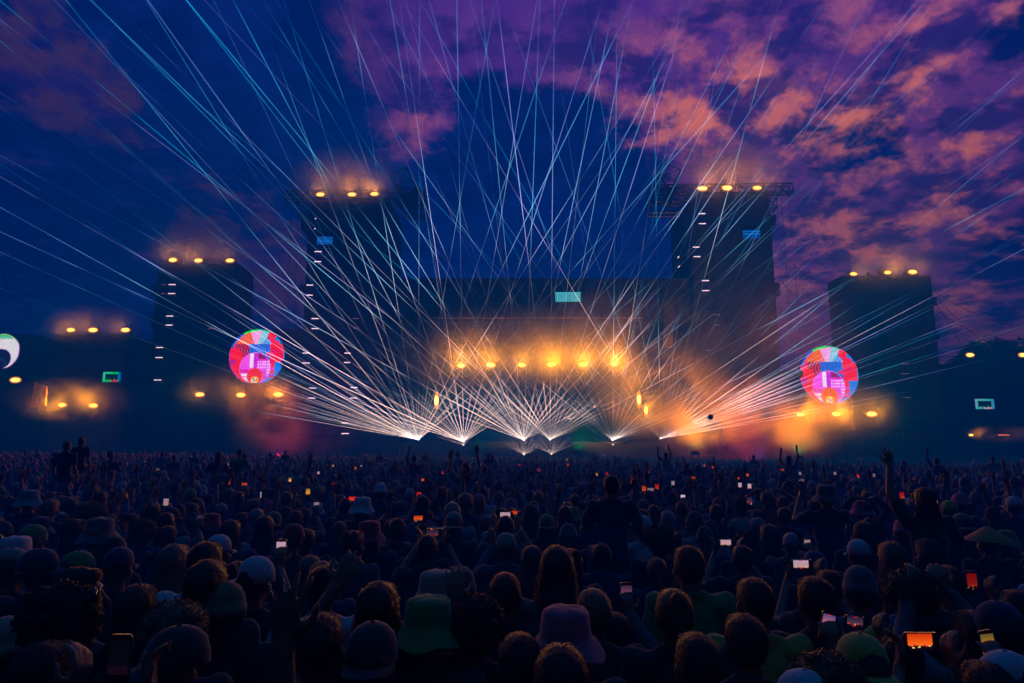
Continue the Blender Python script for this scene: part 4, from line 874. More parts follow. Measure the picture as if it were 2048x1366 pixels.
KEEP = [(1222,975,6.8,35),(1649,1000,7.4,32),(1846,1010,6.2,40),(136,900,12,20),(858,1225,3.15,60),(1130,1245,2.95,60),(1973,1066,6.5,28),(1728,1285,2.75,45),(542,1210,1.7,40)]
GRP = 'people standing in the crowd'
def person(x, y, label, s=1., yaw=0., pose='down', turn=0., hair='short', hc='dark', shirt='black', long_=False, hat=None, hatc='black', hatyaw=0., skin=0, sit=False, z=None, tr='black', seed=0):
    me = get_body(pose, turn, sit); o = bpy.data.objects.new('person', me); C.objects.link(o)
    o.location = (x, y, gz(x, y) if z is None else z); o.rotation_euler = (0, 0, yaw); o.scale = (s, s, s)
    o.material_slots[0].link = 'OBJECT'; o.material_slots[0].material = M_SKIN[skin]
    child('shirt', get_shirt(pose, long_, sit), o, cloth(shirt)); child('trousers', get_trousers(sit), o, cloth(tr))
    hm = HAIRM[hair]; h = child('hair', hm[seed % len(hm)], o, hairm(hc))
    def hd(ob, a):
        ob.rotation_euler = (0, 0, a); c0 = Vector((HC.x, HC.y, 0)); r_ = Matrix.Rotation(a, 3, 'Z') @ c0; ob.location = c0 - r_
    if turn: hd(h, turn)
    if hat:
        k = child(HATN[hat], HATM[hat], o, cloth(hatc)); hd(k, turn + hatyaw)
        if hat in ('cap', 'bucket', 'beanie'): h.scale = (.93, .93, .93); h.location = Vector(h.location) + Vector((0, .0, .105))
    tag(o, label, 'person', GRP); PEOPLE.append((x, y)); return o
HH = 1.745
def at_head(px, py, Y, label, **k):
    """a person whose crown stands at that point of the view, at depth Y"""
    p = P(px, py, Y); top = HH + (.025 if k.get('hat') else 0); s = (p.z - gz(p.x, Y)) / top; s = min(1.12, max(.84, s)); return person(p.x, Y, label, s=s, **k)
# ------------------------------------------------------------------ phones
def grad_pic(kind, seed):
    def fn(U, V):
        r_ = np.random.RandomState(seed); img = np.zeros(U.shape+(3,)); pal = {'dusk': ((70, 62, 120), (190, 110, 130), (225, 150, 140)), 'pale': ((205, 180, 205), (225, 170, 180), (235, 200, 190)), 'fire': ((205, 55, 8), (250, 90, 15), (255, 130, 40)),
              'red': ((200, 20, 10), (235, 40, 15), (255, 80, 30)), 'dim': ((28, 26, 52), (66, 44, 62), (96, 62, 78)), 'amber': ((90, 110, 60), (220, 140, 30), (250, 190, 90)), 'off': ((3, 5, 12), (4, 6, 14), (5, 7, 16)), 'teal': ((20, 70, 110), (200, 140, 50), (10, 14, 24))}[kind]
        a, b, c = (lin(q) for q in pal); t1 = np.clip((1-V)*2, 0, 1)[..., None]; t2 = np.clip((1-V)*2-1, 0, 1)[..., None]; img = a*(1-t1)+b*t1; img = img*(1-t2)+c*t2
        h = .16+.08*np.abs(np.sin(U*9+seed))+.05*np.abs(np.sin(U*23+seed)); img[V < h] = lin((24, 10, 20))*.8
        if kind == 'off': return img
        for _ in range(5): cx_, cy_ = r_.rand()*.9+.05, .1+.25*r_.rand(); img[(np.abs(U-cx_) < .05) & (np.abs(V-cy_) < .04)] = lin((250, 40, 40) if r_.rand() < .6 else (255, 210, 120))
        img[(np.abs(U-.5) < .12) & (V > .955)] = lin((245, 30, 20))
        return img
    return fn
M_EDGE = mat('phone_frame', (.30, .28, .26), .25, metal=.9)
def phone(loc, label, kind='dusk', land=False, s=1., tilt=0., yaw=0., st=1., seed=0, lite=False):
    root = empty('smartphone', loc, label, 'phone', 'phones held up in the crowd'); root.rotation_euler = (0, 0, 0)
    w_, h_ = (.074*s, .152*s) if not land else (.152*s, .074*s); Tm = Matrix.Rotation(yaw, 3, 'Z') @ Matrix.Rotation(-tilt, 3, 'Y')
    def put(mb, nm, m_): mb.v = [Tm @ Vector(v) for v in mb.v]; me = bpy.data.meshes.new(nm); me.from_pydata([tuple(v) for v in mb.v], [], mb.f); me.materials.append(m_); o = bpy.data.objects.new(nm, me); C.objects.link(o); o.parent = root; return o
    def rr_(w2, h2, r, y0, y1):
        pts = []
        for cx_, cz_, a0 in ((w2-r, h2-r, 0), (-w2+r, h2-r, 90), (-w2+r, -h2+r, 180), (w2-r, -h2+r, 270)):
            for k in range(4): a = R(a0+30*k); pts.append((cx_+r*math.cos(a), cz_+r*math.sin(a)))
        n = len(pts); mb = MB(); mb.add([(x, y0, z) for x, z in pts]+[(x, y1, z) for x, z in pts], [tuple(range(n))[::-1], tuple(range(n, 2*n))]+[(i, (i+1) % n, n+(i+1) % n, n+i) for i in range(n)]); return mb
    put(rr_(w_/2, h_/2, .011*s, 0, .008*s), 'frame', M_EDGE if not lite else M_CASE); put(rr_(w_/2-.003*s, h_/2-.003*s, .009*s, -.0015*s, -.0002), 'bezel', M_CASE)
    W_, H_ = (6, 10) if lite else (26, 48)
    if land: W_, H_ = H_, W_
    o = picmesh('screen', grad_pic(kind, seed), W_, H_, (0, 0, 0), w_*(.87 if not land else .70), h_*(.70 if not land else .87), None, st, mname='phone_picture_%d' % int(st*100))
    o.parent = root; o.location = Tm @ Vector((-.008*s if land else 0, -.003*s, .006*s if not land else 0)); o.rotation_euler = Tm.to_euler(); return root
def phone_person(px, py, Y, plabel, label, pose='hold_one', kind='dusk', land=False, tilt=0., st=1., seed=0, ps=1., lite=False, **k):
    KEEP.append((px, py, Y, 30 if Y < 8 else 12)); p = P(px, py, Y); a = Vector(ANCH[pose]); yaw = k.pop('yaw', 0.); s = (p.z - gz(p.x, Y)) / a.z; s = min(1.12, max(.86, s)); q = Matrix.Rotation(yaw, 3, 'Z') @ (a*s)
    person(p.x-q.x, Y-q.y, label, s=s, yaw=yaw, pose=pose, **k); phone(p, plabel, kind, land, ps, tilt, yaw*.5, st, seed, lite)
#PEOPLE
# --- the front rows, one by one
at_head(92, 1278, 2.5, 'person with big dark brown hair cut by the lower left corner', hair='short', hc='dark', shirt='black', seed=1, yaw=-.5)
sg = at_head(128, 1177, 2.9, 'person with dark curly hair turned right, sunglasses pushed up, lower left', hair='curly', hc='dark', shirt='black', yaw=-1.2)
at_head(158, 1130, 3.7, 'person in profile facing right behind the curly haired one', hair='short', hc='brown', shirt='black', yaw=-1.3)
cp = at_head(345, 1247, 2.55, 'person in black cap with rows of white writing, lower left', hat='cap', hatc='black', hatyaw=2.2, shirt='black', hc='black')
at_head(352, 1212, 3.0, 'person with light hair just behind the black lettered cap', hair='curly', hc='blond', shirt='black')
at_head(28, 1092, 4.6, 'person in beige cap near the left edge, bill to the right', hat='cap', hatc='beige', hatyaw=-1.4, shirt='black')
at_head(22, 1228, 3.0, 'person in pale knitted beanie at the left edge', hat='beanie', hatc='beige', shirt='grey')
at_head(84, 1092, 4.4, 'person in dark cap with pale rim behind the beige cap', hat='cap', hatc='navy', hatyaw=-1.2, shirt='black')
at_head(152, 1098, 4.6, 'person in flat green cap with bill to the left', hat='cap', hatc='green', hatyaw=1.3, shirt='black')
at_head(62, 1046, 5.8, 'person in bright green cap at the left, farther back', hat='cap', hatc='green', hatyaw=1.5, shirt='black')
at_head(412, 1080, 4.1, 'broad person in white shirt with short dark hair, left of centre', hair='short', hc='dark', shirt='white')
at_head(415, 1118, 3.5, 'person with long dark hair in front of the white shirt', hair='long', hc='dark', shirt='black')
at_head(349, 1087, 4.6, 'person with long blond hair left of the white shirt', hair='long', hc='blond', shirt='black')
at_head(274, 1168, 3.5, 'person with long brown hair behind the black lettered cap', hair='long', hc='brown', shirt='black', seed=1)
at_head(457, 1160, 3.5, 'person in olive beanie left of the big raised hand', hat='beanie', hatc='olive', shirt='black')
at_head(509, 1108, 4.0, 'person in white cap turned left beside the glowing phone', hat='cap', hatc='white', hatyaw=1.0, shirt='black')
at_head(64, 955, 9., 'person in teal sun hat at the far left', hat='bucket', hatc='teal', shirt='navy')
at_head(185, 1008, 7.5, 'person with curly fair hair turned right at the left', hair='curly', hc='blond', shirt='black', yaw=-.9)
at_head(240, 1090, 4.8, 'person in wide brimmed dark cap left of the long blond hair', hat='cap', hatc='navy', shirt='black')
at_head(640, 1222, 2.65, 'person with short black hair and lit right ear, lower centre left', hair='short', hc='black', shirt='black')
at_head(742, 1240, 2.6, 'person in black cap with sunglasses on it, in front of the long haired one', hat='cap', hatc='black', hatyaw=3.14, shirt='black')
at_head(757, 1162, 3.15, 'person with very long dark hair and both arms bent up beside the head', hair='long', hc='dark', shirt='black', pose='dance')
gh = at_head(858, 1186, 3.15, 'person in green bucket hat and grey shirt with a dark strap', hat='bucket', hatc='green', shirt='grey')
at_head(585, 1044, 6.2, 'person in red cap behind the pale glowing phone', hat='cap', hatc='red', hatyaw=.8, shirt='black')
at_head(875, 1136, 4.0, 'person in patterned beige bucket hat behind the green hat', hat='bucket', hatc='beige', shirt='black')
at_head(922, 1130, 4.2, 'person in pale grey beanie right of the patterned hat', hat='beanie', hatc='grey', shirt='black')
at_head(1010, 1142, 3.9, 'person with short dark brown hair left of the pink hat', hair='short', hc='brown', shirt='black')
at_head(950, 1198, 3.2, 'person with round black hair between green hat and pink hat', hair='curly', hc='black', shirt='black')
ph = at_head(1130, 1206, 2.95, 'person in pink checked bucket hat, lower centre', hat='bucket', hatc='pink', hair='long', hc='black', shirt='black')
at_head(1122, 1288, 2.45, 'person with long black hair just below the pink hat', hair='long', hc='black', shirt='teal', seed=1)
at_head(1040, 1262, 2.75, 'person in dark top with white stripes left of the pink hat', hair='short', hc='black', shirt='black', long_=True)
at_head(1113, 1090, 4.0, 'person in grey shirt with a dark strap behind the pink hat', hair='long', hc='dark', shirt='grey')
at_head(1187, 1174, 3.5, 'person with short blond hair right of the pink hat', hair='short', hc='blond', shirt='black', pose='bent')
at_head(1394, 1262, 2.7, 'person with short reddish dark hair at the lower right of centre', hair='short', hc='brown', shirt='black', seed=1)
at_head(1347, 1175, 3.4, 'person with ginger hair in front of the green shirt', hair='tied', hc='ginger', shirt='black')
at_head(1377, 1088, 4.3, 'person with dark hair and dull green shirt right of centre', hair='short', hc='dark', shirt='green')
at_head(1508, 1152, 3.5, 'person with short dark hair in a yellow olive shirt', hair='short', hc='dark', shirt='yellow')
at_head(1489, 1224, 3.0, 'person with brown hair in front of the yellow olive shirt', hair='short', hc='brown', shirt='black', seed=1)
at_head(1630, 1150, 3.6, 'large person with black hair left of the tilted phone', hair='short', hc='black', shirt='black')
at_head(1728, 1264, 2.75, 'person in plain yellow cap worn backwards, lower right', hat='cap', hatc='yellow', hatyaw=3.14, shirt='black')
at_head(1818, 1147, 3.8, 'person with curly brown hair in a lime shirt, right', hair='curly', hc='brown', shirt='lime')
at_head(1838, 1222, 3.7, 'person with black hair above the orange glowing phone', hair='short', hc='black', shirt='black')
at_head(1973, 1054, 6.5, 'person in pointed orange hat at the right', hat='cone', hatc='orange', shirt='black')
at_head(1893, 1128, 4.2, 'person with dark hair and red hood at the right', hair='short', hc='black', shirt='red')
at_head(2002, 1196, 3.3, 'person in dark cap with pale rim near the right edge', hat='cap', hatc='navy', hatyaw=-1.2, shirt='black')
at_head(2020, 1296, 2.7, 'person in white cap cut by the lower right corner', hat='cap', hatc='white', hatyaw=-1.3, shirt='black')
at_head(1604, 1332, 2.45, 'person in white cap low at the bottom edge, right of centre', hat='cap', hatc='white', hatyaw=.6, shirt='black')
at_head(1655, 1318, 2.5, 'person with ginger curls at the bottom edge beside a white cap', hair='curly', hc='ginger', shirt='black')
at_head(1916, 985, 9.5, 'person in pale pink beanie at the right, farther back', hat='beanie', hatc='pink', shirt='black')
at_head(1897, 998, 9.0, 'person in yellow cap left of the pink beanie', hat='cap', hatc='yellow', shirt='black')
at_head(2026, 990, 9.5, 'person in white cap near the right edge, farther back', hat='cap', hatc='white', shirt='black')
at_head(1715, 1128, 4.2, 'person in pale blue beanie between the glowing phones at the right', hat='beanie', hatc='grey', shirt='blue')
at_head(1715, 1075, 6.0, 'person in dark cap with a white rim behind the pale beanie', hat='cap', hatc='white', shirt='black')
at_head(905, 1002, 8.0, 'person in teal jacket with white hair, centre left', hair='short', hc='grey', shirt='teal', long_=True)
at_head(762, 964, 11., 'person in white beanie in the middle of the left half', hat='beanie', hatc='white', shirt='black')
at_head(1944, 1218, 3.4, 'person making a heart with both raised hands, right', pose='heart', hair='short', hc='brown', shirt='grey', long_=True)
at_head(1012, 1062, 6.2, 'person in pale cap and long sleeves with both arms raised, centre', pose='hold_two', hat='cap', hatc='beige', shirt='grey', long_=True)
# the big dark raised hand in front
def arm_thing():
    p = P(542, 1290, 1.75); s = 1.04; return person(p.x-.31*s, 1.75, 'person in front whose dark raised hand blocks the view, face below the frame', s=1.05, pose='up_right', hair='short', hc='black', shirt='black', skin=2)
arm_thing()
# riders on shoulders
def rider(px, py, Y, label, clabel, **k):
    p = P(px, py, Y); zt = p.z; zr = zt - HH*.95; person(p.x, Y-.02, label, s=.95, sit=True, z=zr, **k); person(p.x, Y+.0, clabel, s=min(1.0, max(.86, (zr+.83)/1.46)), yaw=0, hair='short', hc='black')
rider(1222, 948, 6.8, 'person in navy shirt riding high on shoulders, centre right, one arm stretched out', 'person carrying the navy shirted rider on the shoulders', pose='bent', shirt='navy', hair='short', hc='black')
rider(1649, 972, 7.4, 'person in pale bucket hat riding on shoulders, right of centre', 'person carrying the rider with the bucket hat', pose='hold_two', hat='bucket', hatc='grey', shirt='navy')
rider(1846, 974, 6.2, 'large dark haired person riding on shoulders at the right, arm raised', 'person carrying the large dark haired rider', pose='up_left', hair='long', hc='black', shirt='black')
rider(136, 882, 15., 'person riding on shoulders at the far left, back turned', 'person carrying the back turned rider at the far left', pose='down', hair='short', hc='black', shirt='black')
rider(165, 874, 18., 'second rider at the far left, just behind the first', 'person carrying the second far left rider', pose='down', hair='short', hc='dark', shirt='brown')
rider(1372, 925, 22., 'long haired person riding on shoulders against the amber smoke', 'person carrying the long haired rider before the smoke', pose='bent', hair='long', hc='black', shirt='black')
rider(932, 925, 13., 'person in teal shirt on shoulders below the second laser, arms raised', 'person carrying the teal shirted rider', pose='up_both', hair='long', hc='dark', shirt='teal')
# phone holders
phone_person(562, 1101, 4.9, 'phone with pale pink screen held upright, left of centre', 'person holding up the pale pink phone, hair tied back', pose='hold_one', kind='pale', st=.75, hair='tied', hc='brown', shirt='black', seed=2)
phone_person(1253, 1192, 4.2, 'phone with dim violet screen held upright, centre right', 'person with pale long sleeves holding the dim violet phone', pose='hold_one', kind='dusk', st=.35, hair='short', hc='black', shirt='grey', long_=True, seed=3)
phone_person(1655, 1252, 3.4, 'tilted phone showing a violet and orange sky, right', 'person holding the tilted phone with the sky picture', pose='hold_one', kind='dusk', st=.95, tilt=-.26, hair='short', hc='black', shirt='black', seed=4, ps=0.9)
phone_person(1843, 1283, 3.1, 'wide phone glowing orange red held sideways, lower right', 'person holding the orange glowing phone sideways', pose='hold_two', kind='fire', land=True, st=.95, hair='short', hc='dark', shirt='black', seed=5, ps=1.0)
phone_person(1977, 1293, 3.0, 'phone with yellow and blue picture near the lower right corner', 'person in light jacket holding the yellow and blue phone', pose='hold_one', kind='amber', st=.6, tilt=.1, hair='short', hc='brown', shirt='grey', long_=True, seed=6, ps=0.85)
phone_person(1712, 1244, 3.6, 'dim phone held sideways right of the tilted phone', 'person holding the dim sideways phone', pose='hold_two', kind='dim', land=True, st=1.1, tilt=-.1, hair='short', hc='brown', shirt='black', seed=7, ps=0.75)
phone_person(1604, 1130, 5.0, 'phone glowing pinkish white held sideways, right of centre', 'person holding the pinkish white sideways phone', pose='hold_two', kind='pale', land=True, st=.75, hair='short', hc='black', seed=8)
phone_person(1615, 1091, 6.0, 'upright phone with pale picture above the pinkish sideways one', 'person holding the pale upright phone, right of centre', pose='hold_one', kind='pale', st=.45, hat='beanie', hatc='purple', seed=9, ps=0.8)
phone_person(1453, 1086, 6.2, 'phone with amber and white picture held sideways, right of centre', 'person holding the amber and white sideways phone', pose='hold_two', kind='pale', land=True, st=.8, hair='short', hc='black', seed=10, ps=0.85)
phone_person(867, 1066, 6.2, 'almost dark phone held sideways, centre left', 'person holding the almost dark sideways phone', pose='hold_two', kind='dim', land=True, st=.8, hair='short', hc='dark', seed=11)
phone_person(1804, 1202, 4.0, 'dark phone held sideways over the lime shirt', 'person holding the dark phone over the lime shirt', pose='hold_two', kind='off', land=True, st=1., hair='short', hc='brown', seed=12, ps=1.15)
phone_person(238, 1318, 2.35, 'dark phone held upright at the lower left', 'person holding the dark phone at the lower left', pose='hold_two', kind='off', st=1., hair='short', hc='black', seed=13)
phone_person(1944, 1166, 4.6, 'phone with dark red picture held up at the right', 'person in striped long sleeves holding the dark red phone', pose='hold_two', kind='red', st=.25, hair='short', hc='black', shirt='teal', long_=True, seed=14)
phone_person(1366, 998, 10.5, 'bright orange pink upright phone, right of centre', 'person holding the bright orange pink upright phone', kind='pale', st=1.2, seed=15, lite=True)
phone_person(706, 998, 10.2, 'red glowing phone held sideways, left of centre', 'person holding the red sideways phone', pose='hold_two', kind='red', land=True, st=1.2, seed=16, lite=True)
phone_person(633, 1014, 9.0, 'dim whitish upright phone below the small amber ones', 'person holding the dim whitish upright phone', kind='pale', st=.4, seed=17, lite=True)
phone_person(400, 1041, 7.4, 'faint greyish upright phone at the left', 'person holding the faint greyish phone', kind='dim', st=1.2, seed=18, lite=True)
phone_person(1012, 1031, 7.4, 'pink sideways phone in the centre, left one of a pair', 'person holding the left phone of the centre pair', pose='hold_two', kind='pale', land=True, st=.7, seed=19, lite=True)
phone_person(1029, 1033, 7.6, 'orange phone in the centre, right one of a pair', 'person holding the right phone of the centre pair', kind='fire', st=.9, seed=20, lite=True)
phone_person(1805, 1036, 9.0, 'small pinkish phone at the right above the dark phone', 'person holding the small pinkish phone', kind='pale', st=.5, seed=21, lite=True)
# small glowing phones deeper in the crowd
SMALL = [(580,961,'amber',1.6),(616,985,'amber',1.4),(525,992,'pale',1.1),(848,960,'fire',1.2),(951,963,'fire',1.2),(1193,950,'amber',1.2),(1288,979,'fire',.9),(1302,980,'pale',.5),(1314,975,'red',.8),
         (1480,972,'pale',1.),(1499,974,'pale',1.2),(1475,957,'fire',1.),(1495,951,'fire',1.1),(1499,1003,'dim',1.5),(457,966,'red',1.),(490,969,'fire',.9),(212,943,'fire',.6),(170,938,'pale',.9),(332,1007,'pale',.6),
         (657,932,'amber',1.2),(666,932,'amber',1.2),(711,937,'fire',.8),(637,947,'pale',1.),(316,939,'amber',.5),(885,946,'red',.6),(1426,935,'fire',1.),(1409,932,'fire',1.),(1604,962,'pale',.6),(1670,948,'pale',.6),
         (1716,953,'red',1.1),(1748,952,'pale',.5),(1387,956,'fire',.9),(1078,941,'red',.8),(1214,948,'red',.6),(1296,945,'fire',.7),(1040,930,'red',1.),(992,925,'fire',.8),(832,923,'fire',1.2),(794,930,'red',.9),(724,932,'pale',.6),
         (1134,920,'amber',1.3),(1136,930,'red',1.1),(838,993,'red',1.2),(838,1037,'fire',1.1),(1870,1005,'pale',1.1),(1804,993,'red',.7),(457,930,'pale',.6),(120,931,'pale',.6),(255,929,'pale',.8),(1264,963,'fire',.6),(1346,968,'pale',.6),(1566,940,'fire',.6),(1600,948,'pale',.7),(667,972,'red',.5)]
FARP = []
ZN = [(330, 'at the far left'), (620, 'under the left round screen'), (860, 'below the left laser'), (1170, 'below the middle of the stage'), (1420, 'below the right lasers'), (1700, 'in front of the red smoke'), (3000, 'at the far right')]
def zone(px): return next(n for a, n in ZN if px < a)
KD = dict(amber='yellow amber', fire='orange', red='red', pale='pinkish white', dim='dim violet'); SEEN = {}
PST = {.25, .35, .5, .6, .8, .9, 1.1, 1.3}
for i, (px, py, kind, st) in enumerate(SMALL):
    Y = min(46, max(8.5, .66*F/(py-904))); lb = 'tiny %s phone %s' % (KD[kind], zone(px)); n = SEEN[lb] = SEEN.get(lb, 0) + 1
    if n > 1: lb = lb.replace('tiny', ['', '', 'lower tiny', 'dimmer tiny', 'rather small', 'fainter tiny', 'little'][min(n, 6)])
    sc_ = 1.0 if Y < 25 else 1.3; st = min(PST, key=lambda q: abs(q-st*.75))
    phone(P(px, py, Y), lb, kind, land=(i % 4 == 3), s=sc_, st=st*1.15 if False else st, seed=i, lite=True); FARP.append((P(px, py, Y).x, Y))
sk = P(1880, 943, 24); o = MB().tube(sk+Vector((-.04, 0, .05)), sk+Vector((.06, 0, -.07)), .012, 8).build('glow_stick', emis('pink_stick', (1., .1, .3), 1.5), origin=sk); tag(o, 'short pink glow stick held up at the right', 'glow stick')
# details on named people
def acc(name, mb, parent, m_, smooth=True):
    me = bpy.data.meshes.new(name); me.from_pydata([tuple(v) for v in mb.v], [], mb.f); me.materials.append(m_); o = bpy.data.objects.new(name, me); C.objects.link(o); o.parent = parent
    if smooth: me.shade_smooth()
    return o
M_GLS = mat('dark_glass', (.01, .01, .012), .08, spec=1.)
def sunglasses(parent, z=.13, y=.045, ys=1):
    mb = MB()
    for s in (-1, 1): mb.ell(HC+Vector((s*.036, ys*(.095), z-.01)), (.031, .010, .024), 12, 8); mb.tube(HC+Vector((s*.068, ys*.09, z-.005)), HC+Vector((s*.088, ys*-.02, z-.06)), .004, 5)
    mb.tube(HC+Vector((-.01, ys*.10, z-.005)), HC+Vector((.01, ys*.10, z-.005)), .004, 5); return acc('sunglasses', mb, parent, M_GLS)
sunglasses(sg)
mb = MB()   # rows of white stitching that stand for lettering on the cap
for j in range(4):
    for i in range(9):
        a = 1.57+2.2+(i-4)*.085; r_ = .0955*(1-.05*j); z = HC.z+.050+.014*j; x, y = math.cos(a)*r_*.93, math.sin(a)*r_*1.10
        d = Vector((-math.sin(a), math.cos(a), 0))*.0028; c0 = Vector((x, y, z))*1.0; c0.x *= 1.015; c0.y *= 1.015
        if (i*3+j) % 5: mb.tube(c0-d, c0+d+Vector((0, 0, .003*((i+j) % 3-1))), .0017, 4)
        mb.tube(c0-d+Vector((0, 0, -.003)), c0-d+Vector((0, 0, .004)), .0014, 4)
acc('lettering', mb, cp, cloth('white'), False)
for who in (gh,):
    mb = MB(); pts = [(-.09, .10, 1.46), (-.10, -.02, 1.505), (-.06, -.115, 1.40), (.02, -.138, 1.25), (.10, -.128, 1.10), (.15, -.06, .98)]
    for a, b in zip(pts, pts[1:]): mb.tube(a, b, .017, 6)
    acc('strap', mb, who, cloth('black'))
# ------------------------------------------------------------------ the rows behind them: people at random, each its own object
def free(x, y, dmin): return all((x-a)**2*1.3+(y-b)**2 > dmin*dmin for a, b in PEOPLE)
PN = {'down': '', 'bent': '', 'up_right': ', one arm up', 'up_left': ', left arm up', 'up_both': ', both arms up', 'hands_on_head': ', hands on head', 'hold_two': ', hands at face height'}
NMAX = 300; tries = 0; y_lim = 3.0
hairs = ['short']*9+['long']*6+['curly']*2+['tied']*3+['bald']
shirts = ['black']*9+['navy']*5+['grey']*3+['white']*2+['olive', 'brown', 'teal', 'blue', 'green', 'red', 'purple', 'beige']
hcs = ['black']*6+['dark']*6+['brown']*4+['blond']*3+['ginger', 'grey']
POOL = ['down']*9+['bent']*3+['up_right']*2+['up_left', 'up_both', 'hands_on_head', 'hold_two']
cand = []
USED = {}
def mklabel(desc, sh, pn, dep, zs, r):
    lb = '%s, %s shirt%s, %s, %s' % (desc, sh, pn, dep, zs); n = USED[lb] = USED.get(lb, 0) + 1
    return lb if n == 1 else lb + ', ' + ['', '', 'nearer than its double', 'third alike', 'fourth alike', 'fifth alike', 'sixth alike'][min(n, 6)]
yy = 3.3
while yy < 22:
    xx = -yy*.86 - 1
    while xx < yy*.86 + 1:
        cand.append((xx + rp.uniform(-.13, .13), yy + rp.uniform(-.15, .15))); xx += rp.uniform(.56, .78)*(1.22 if yy < 5.5 else 1.)
    yy += .50 + yy*.012
for x, y in cand:
    if len(PEOPLE) >= NMAX: break
    if abs(x) > y*.80 + .2 or not free(x, y, .46): continue
    hx = 1024 + x/y*F*.985; hy = 904 + (CAMZ-1.74-gz(x, y))/y*F*.97; hr = .10/y*F
    if any(y < Y_ + .1 and abs(hx-a_) < hr + r__*.8 and hy < b_ + r__ for a_, b_, Y_, r__ in KEEP): continue
    pose = rp.choice(POOL); hair = rp.choice(hairs); hc = rp.choice(hcs); sh = rp.choice(shirts); hat = rp.choice([None]*7+['cap', 'cap', 'bucket', 'beanie']); hatc = rp.choice(['black', 'black', 'navy', 'beige', 'white', 'grey', 'olive', 'red', 'green', 'pink'])
    if pose in ('up_both', 'up_right', 'up_left', 'hands_on_head') and y < 9: pose = 'down'
    px = 1024 + x/y*F*.99; dep = 'in the near rows' if y < 5 else 'in the middle rows' if y < 8 else 'farther back'
    hn = {'short': 'short', 'long': 'long', 'curly': 'curly', 'tied': 'tied back', 'bald': 'shaven'}[hair]; hcn = {'dark': 'dark brown'}.get(hc, hc)
    desc = ('%s %s' % (hatc, {'cap': 'cap', 'bucket': 'bucket hat', 'beanie': 'beanie'}[hat])) if hat else '%s %s hair' % (hn, hcn)
    zs = {'at the far left': 'far left', 'under the left round screen': 'left', 'below the left laser': 'centre left', 'below the middle of the stage': 'centre', 'below the right lasers': 'centre right', 'in front of the red smoke': 'right', 'at the far right': 'far right'}[zone(px)]
    person(x, y, mklabel(desc, sh, PN[pose], dep, zs, rp), s=rp.gauss(1.0, .045), yaw=rp.gauss(0, .3), pose=pose, hair=hair, hc=hc, shirt=sh, long_=rp.random() < .3, hat=hat, hatc=hatc, hatyaw=rp.choice([0, 0, 3.14]), skin=rp.choice([0, 0, 1, 2]), seed=rp.randint(0, 3))
YEND = max(y for x, y in PEOPLE if y < 12)
# ------------------------------------------------------------------ the far crowd: one mass of small simple figures
def low(pose, long_):
    mb = MB(); M = []
    def add(k, fn, *a): n0 = len(mb.f); fn(*a); M.extend([k]*(len(mb.f)-n0))
    add(0, mb.ell, (0, .01, 1.61), (.085, .10, .12), 8, 6); add(2, mb.ell, (0, -.02, 1.65), (.093, .105, .105), 8, 5)
    if long_: add(2, mb.ell, (0, -.07, 1.50), (.08, .04, .18), 7, 4)
    add(1, mb.lathe, [(.001, 1.49), (.07, 1.48), (.20, 1.42), (.19, 1.25), (.145, 1.05), (.17, .88)], (0, 0, 0), 8)
    for s, pz in zip((-1, 1), POSES[pose]):
        e, w_ = mir(pz[0], s), mir(pz[1], s); h = w_+Vector(mir(pz[2], s)).normalized()*.15
        add(1, mb.tube, SH[s], e, .06, 5, .05, False); add(0, mb.tube, e, w_, .042, 5, .03, False); add(0, mb.tube, w_, h, .04, 5, .03, True)
        add(3, mb.tube, (s*.09, 0, .92), (s*.1, 0, .0), .09, 5, .05, False)
    v = np.array([tuple(q) for q in mb.v]); v[:, 1] *= 1. ; return v, mb.f, np.array(M)
LOW = [low(p, l) for p, l in (('down', 0), ('down', 1), ('bent', 0), ('up_right', 0), ('up_both', 1), ('up_left', 0), ('hold_two', 0), ('down', 0), ('down', 1), ('bent', 1))]
nr = np.random.RandomState(3); pts = []
y = 8.2
while y < 84:
    dx = .62 + y*.006; x = -y*.84 - 2
    while x < y*.84 + 2:
        xx, y2 = x + nr.uniform(-.2, .2), y + nr.uniform(-.25, .25)
        if (y2 > 16 or free(xx, y2, .5)): pts.append((xx, y2))
        x += dx*nr.uniform(.8, 1.3)
    y += .50 + y*.009
pts += [(x, y+.35) for x, y in FARP if y > 8]
V_, F_, CC = [], [], []; off = 0
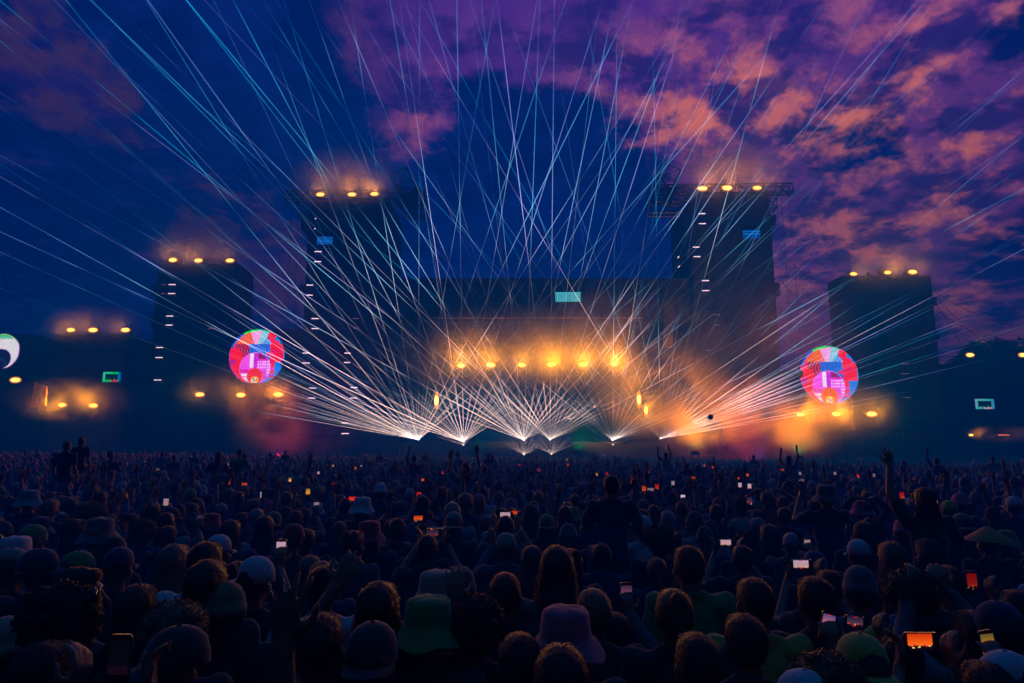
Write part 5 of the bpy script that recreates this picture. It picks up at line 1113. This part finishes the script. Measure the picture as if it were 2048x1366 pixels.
pal_s = [s2 for s2 in shirts]; SKC = [(.20, .11, .08), (.15, .08, .055), (.08, .04, .03)]
nearest = set()
for k, (x, y) in enumerate(pts):
    isph = k >= len(pts) - len([1 for a, b in FARP if b > 8])
    i = nr.choice(len(LOW), p=[.2, .15, .14, .07, .03, .05, .04, .12, .1, .1]) if not isph else 6; v, f, mm = LOW[i]
    a = nr.normal(0, .35) if not isph else 0; s = nr.normal(1., .05); ca_, sa_ = math.cos(a), math.sin(a)
    z0 = gz(x, y) + (.62 if nr.rand() < .012 and y > 20 and not isph else 0)
    w2 = np.stack([(v[:, 0]*ca_-v[:, 1]*sa_)*s+x, (v[:, 0]*sa_+v[:, 1]*ca_)*s+y, v[:, 2]*s+z0], -1); V_.append(w2)
    cols = [SKC[nr.randint(3)], CLOTH[pal_s[nr.randint(len(pal_s))]], HAIRC[hcs[nr.randint(len(hcs))]], (.02, .02, .03)]
    if nr.rand() < .15: cols[2] = CLOTH[['white', 'beige', 'grey', 'red', 'navy', 'green', 'pink'][nr.randint(7)]]
    for q, m_ in zip(f, mm): F_.append(tuple(j+off for j in q)); CC.extend([cols[m_]]*len(q))
    off += len(v)
me = bpy.data.meshes.new('distant_crowd'); me.from_pydata(np.concatenate(V_).tolist(), [], F_); me.shade_smooth()
ca = me.color_attributes.new('own', 'FLOAT_COLOR', 'CORNER'); dat = np.ones((len(CC), 4), np.float32); dat[:, :3] = CC; ca.data.foreach_set('color', dat.ravel())
m = bpy.data.materials.new('crowd_clothes'); m.use_nodes = True; t = NT(m.node_tree); b_ = t.n('ShaderNodeBsdfPrincipled', i_Roughness=.75); a_ = t.n('ShaderNodeAttribute', attribute_name='own'); t.l(a_.outputs[0], b_.inputs['Base Color'])
ou = t.n('ShaderNodeOutputMaterial'); t.l(b_.outputs[0], ou.inputs[0]); me.materials.append(m); o = bpy.data.objects.new('distant_crowd', me); C.objects.link(o); tag(o, 'dense dark mass of people filling the field up to the stage', 'crowd', kind='stuff')
print('people', len(PEOPLE), 'far', len(pts))
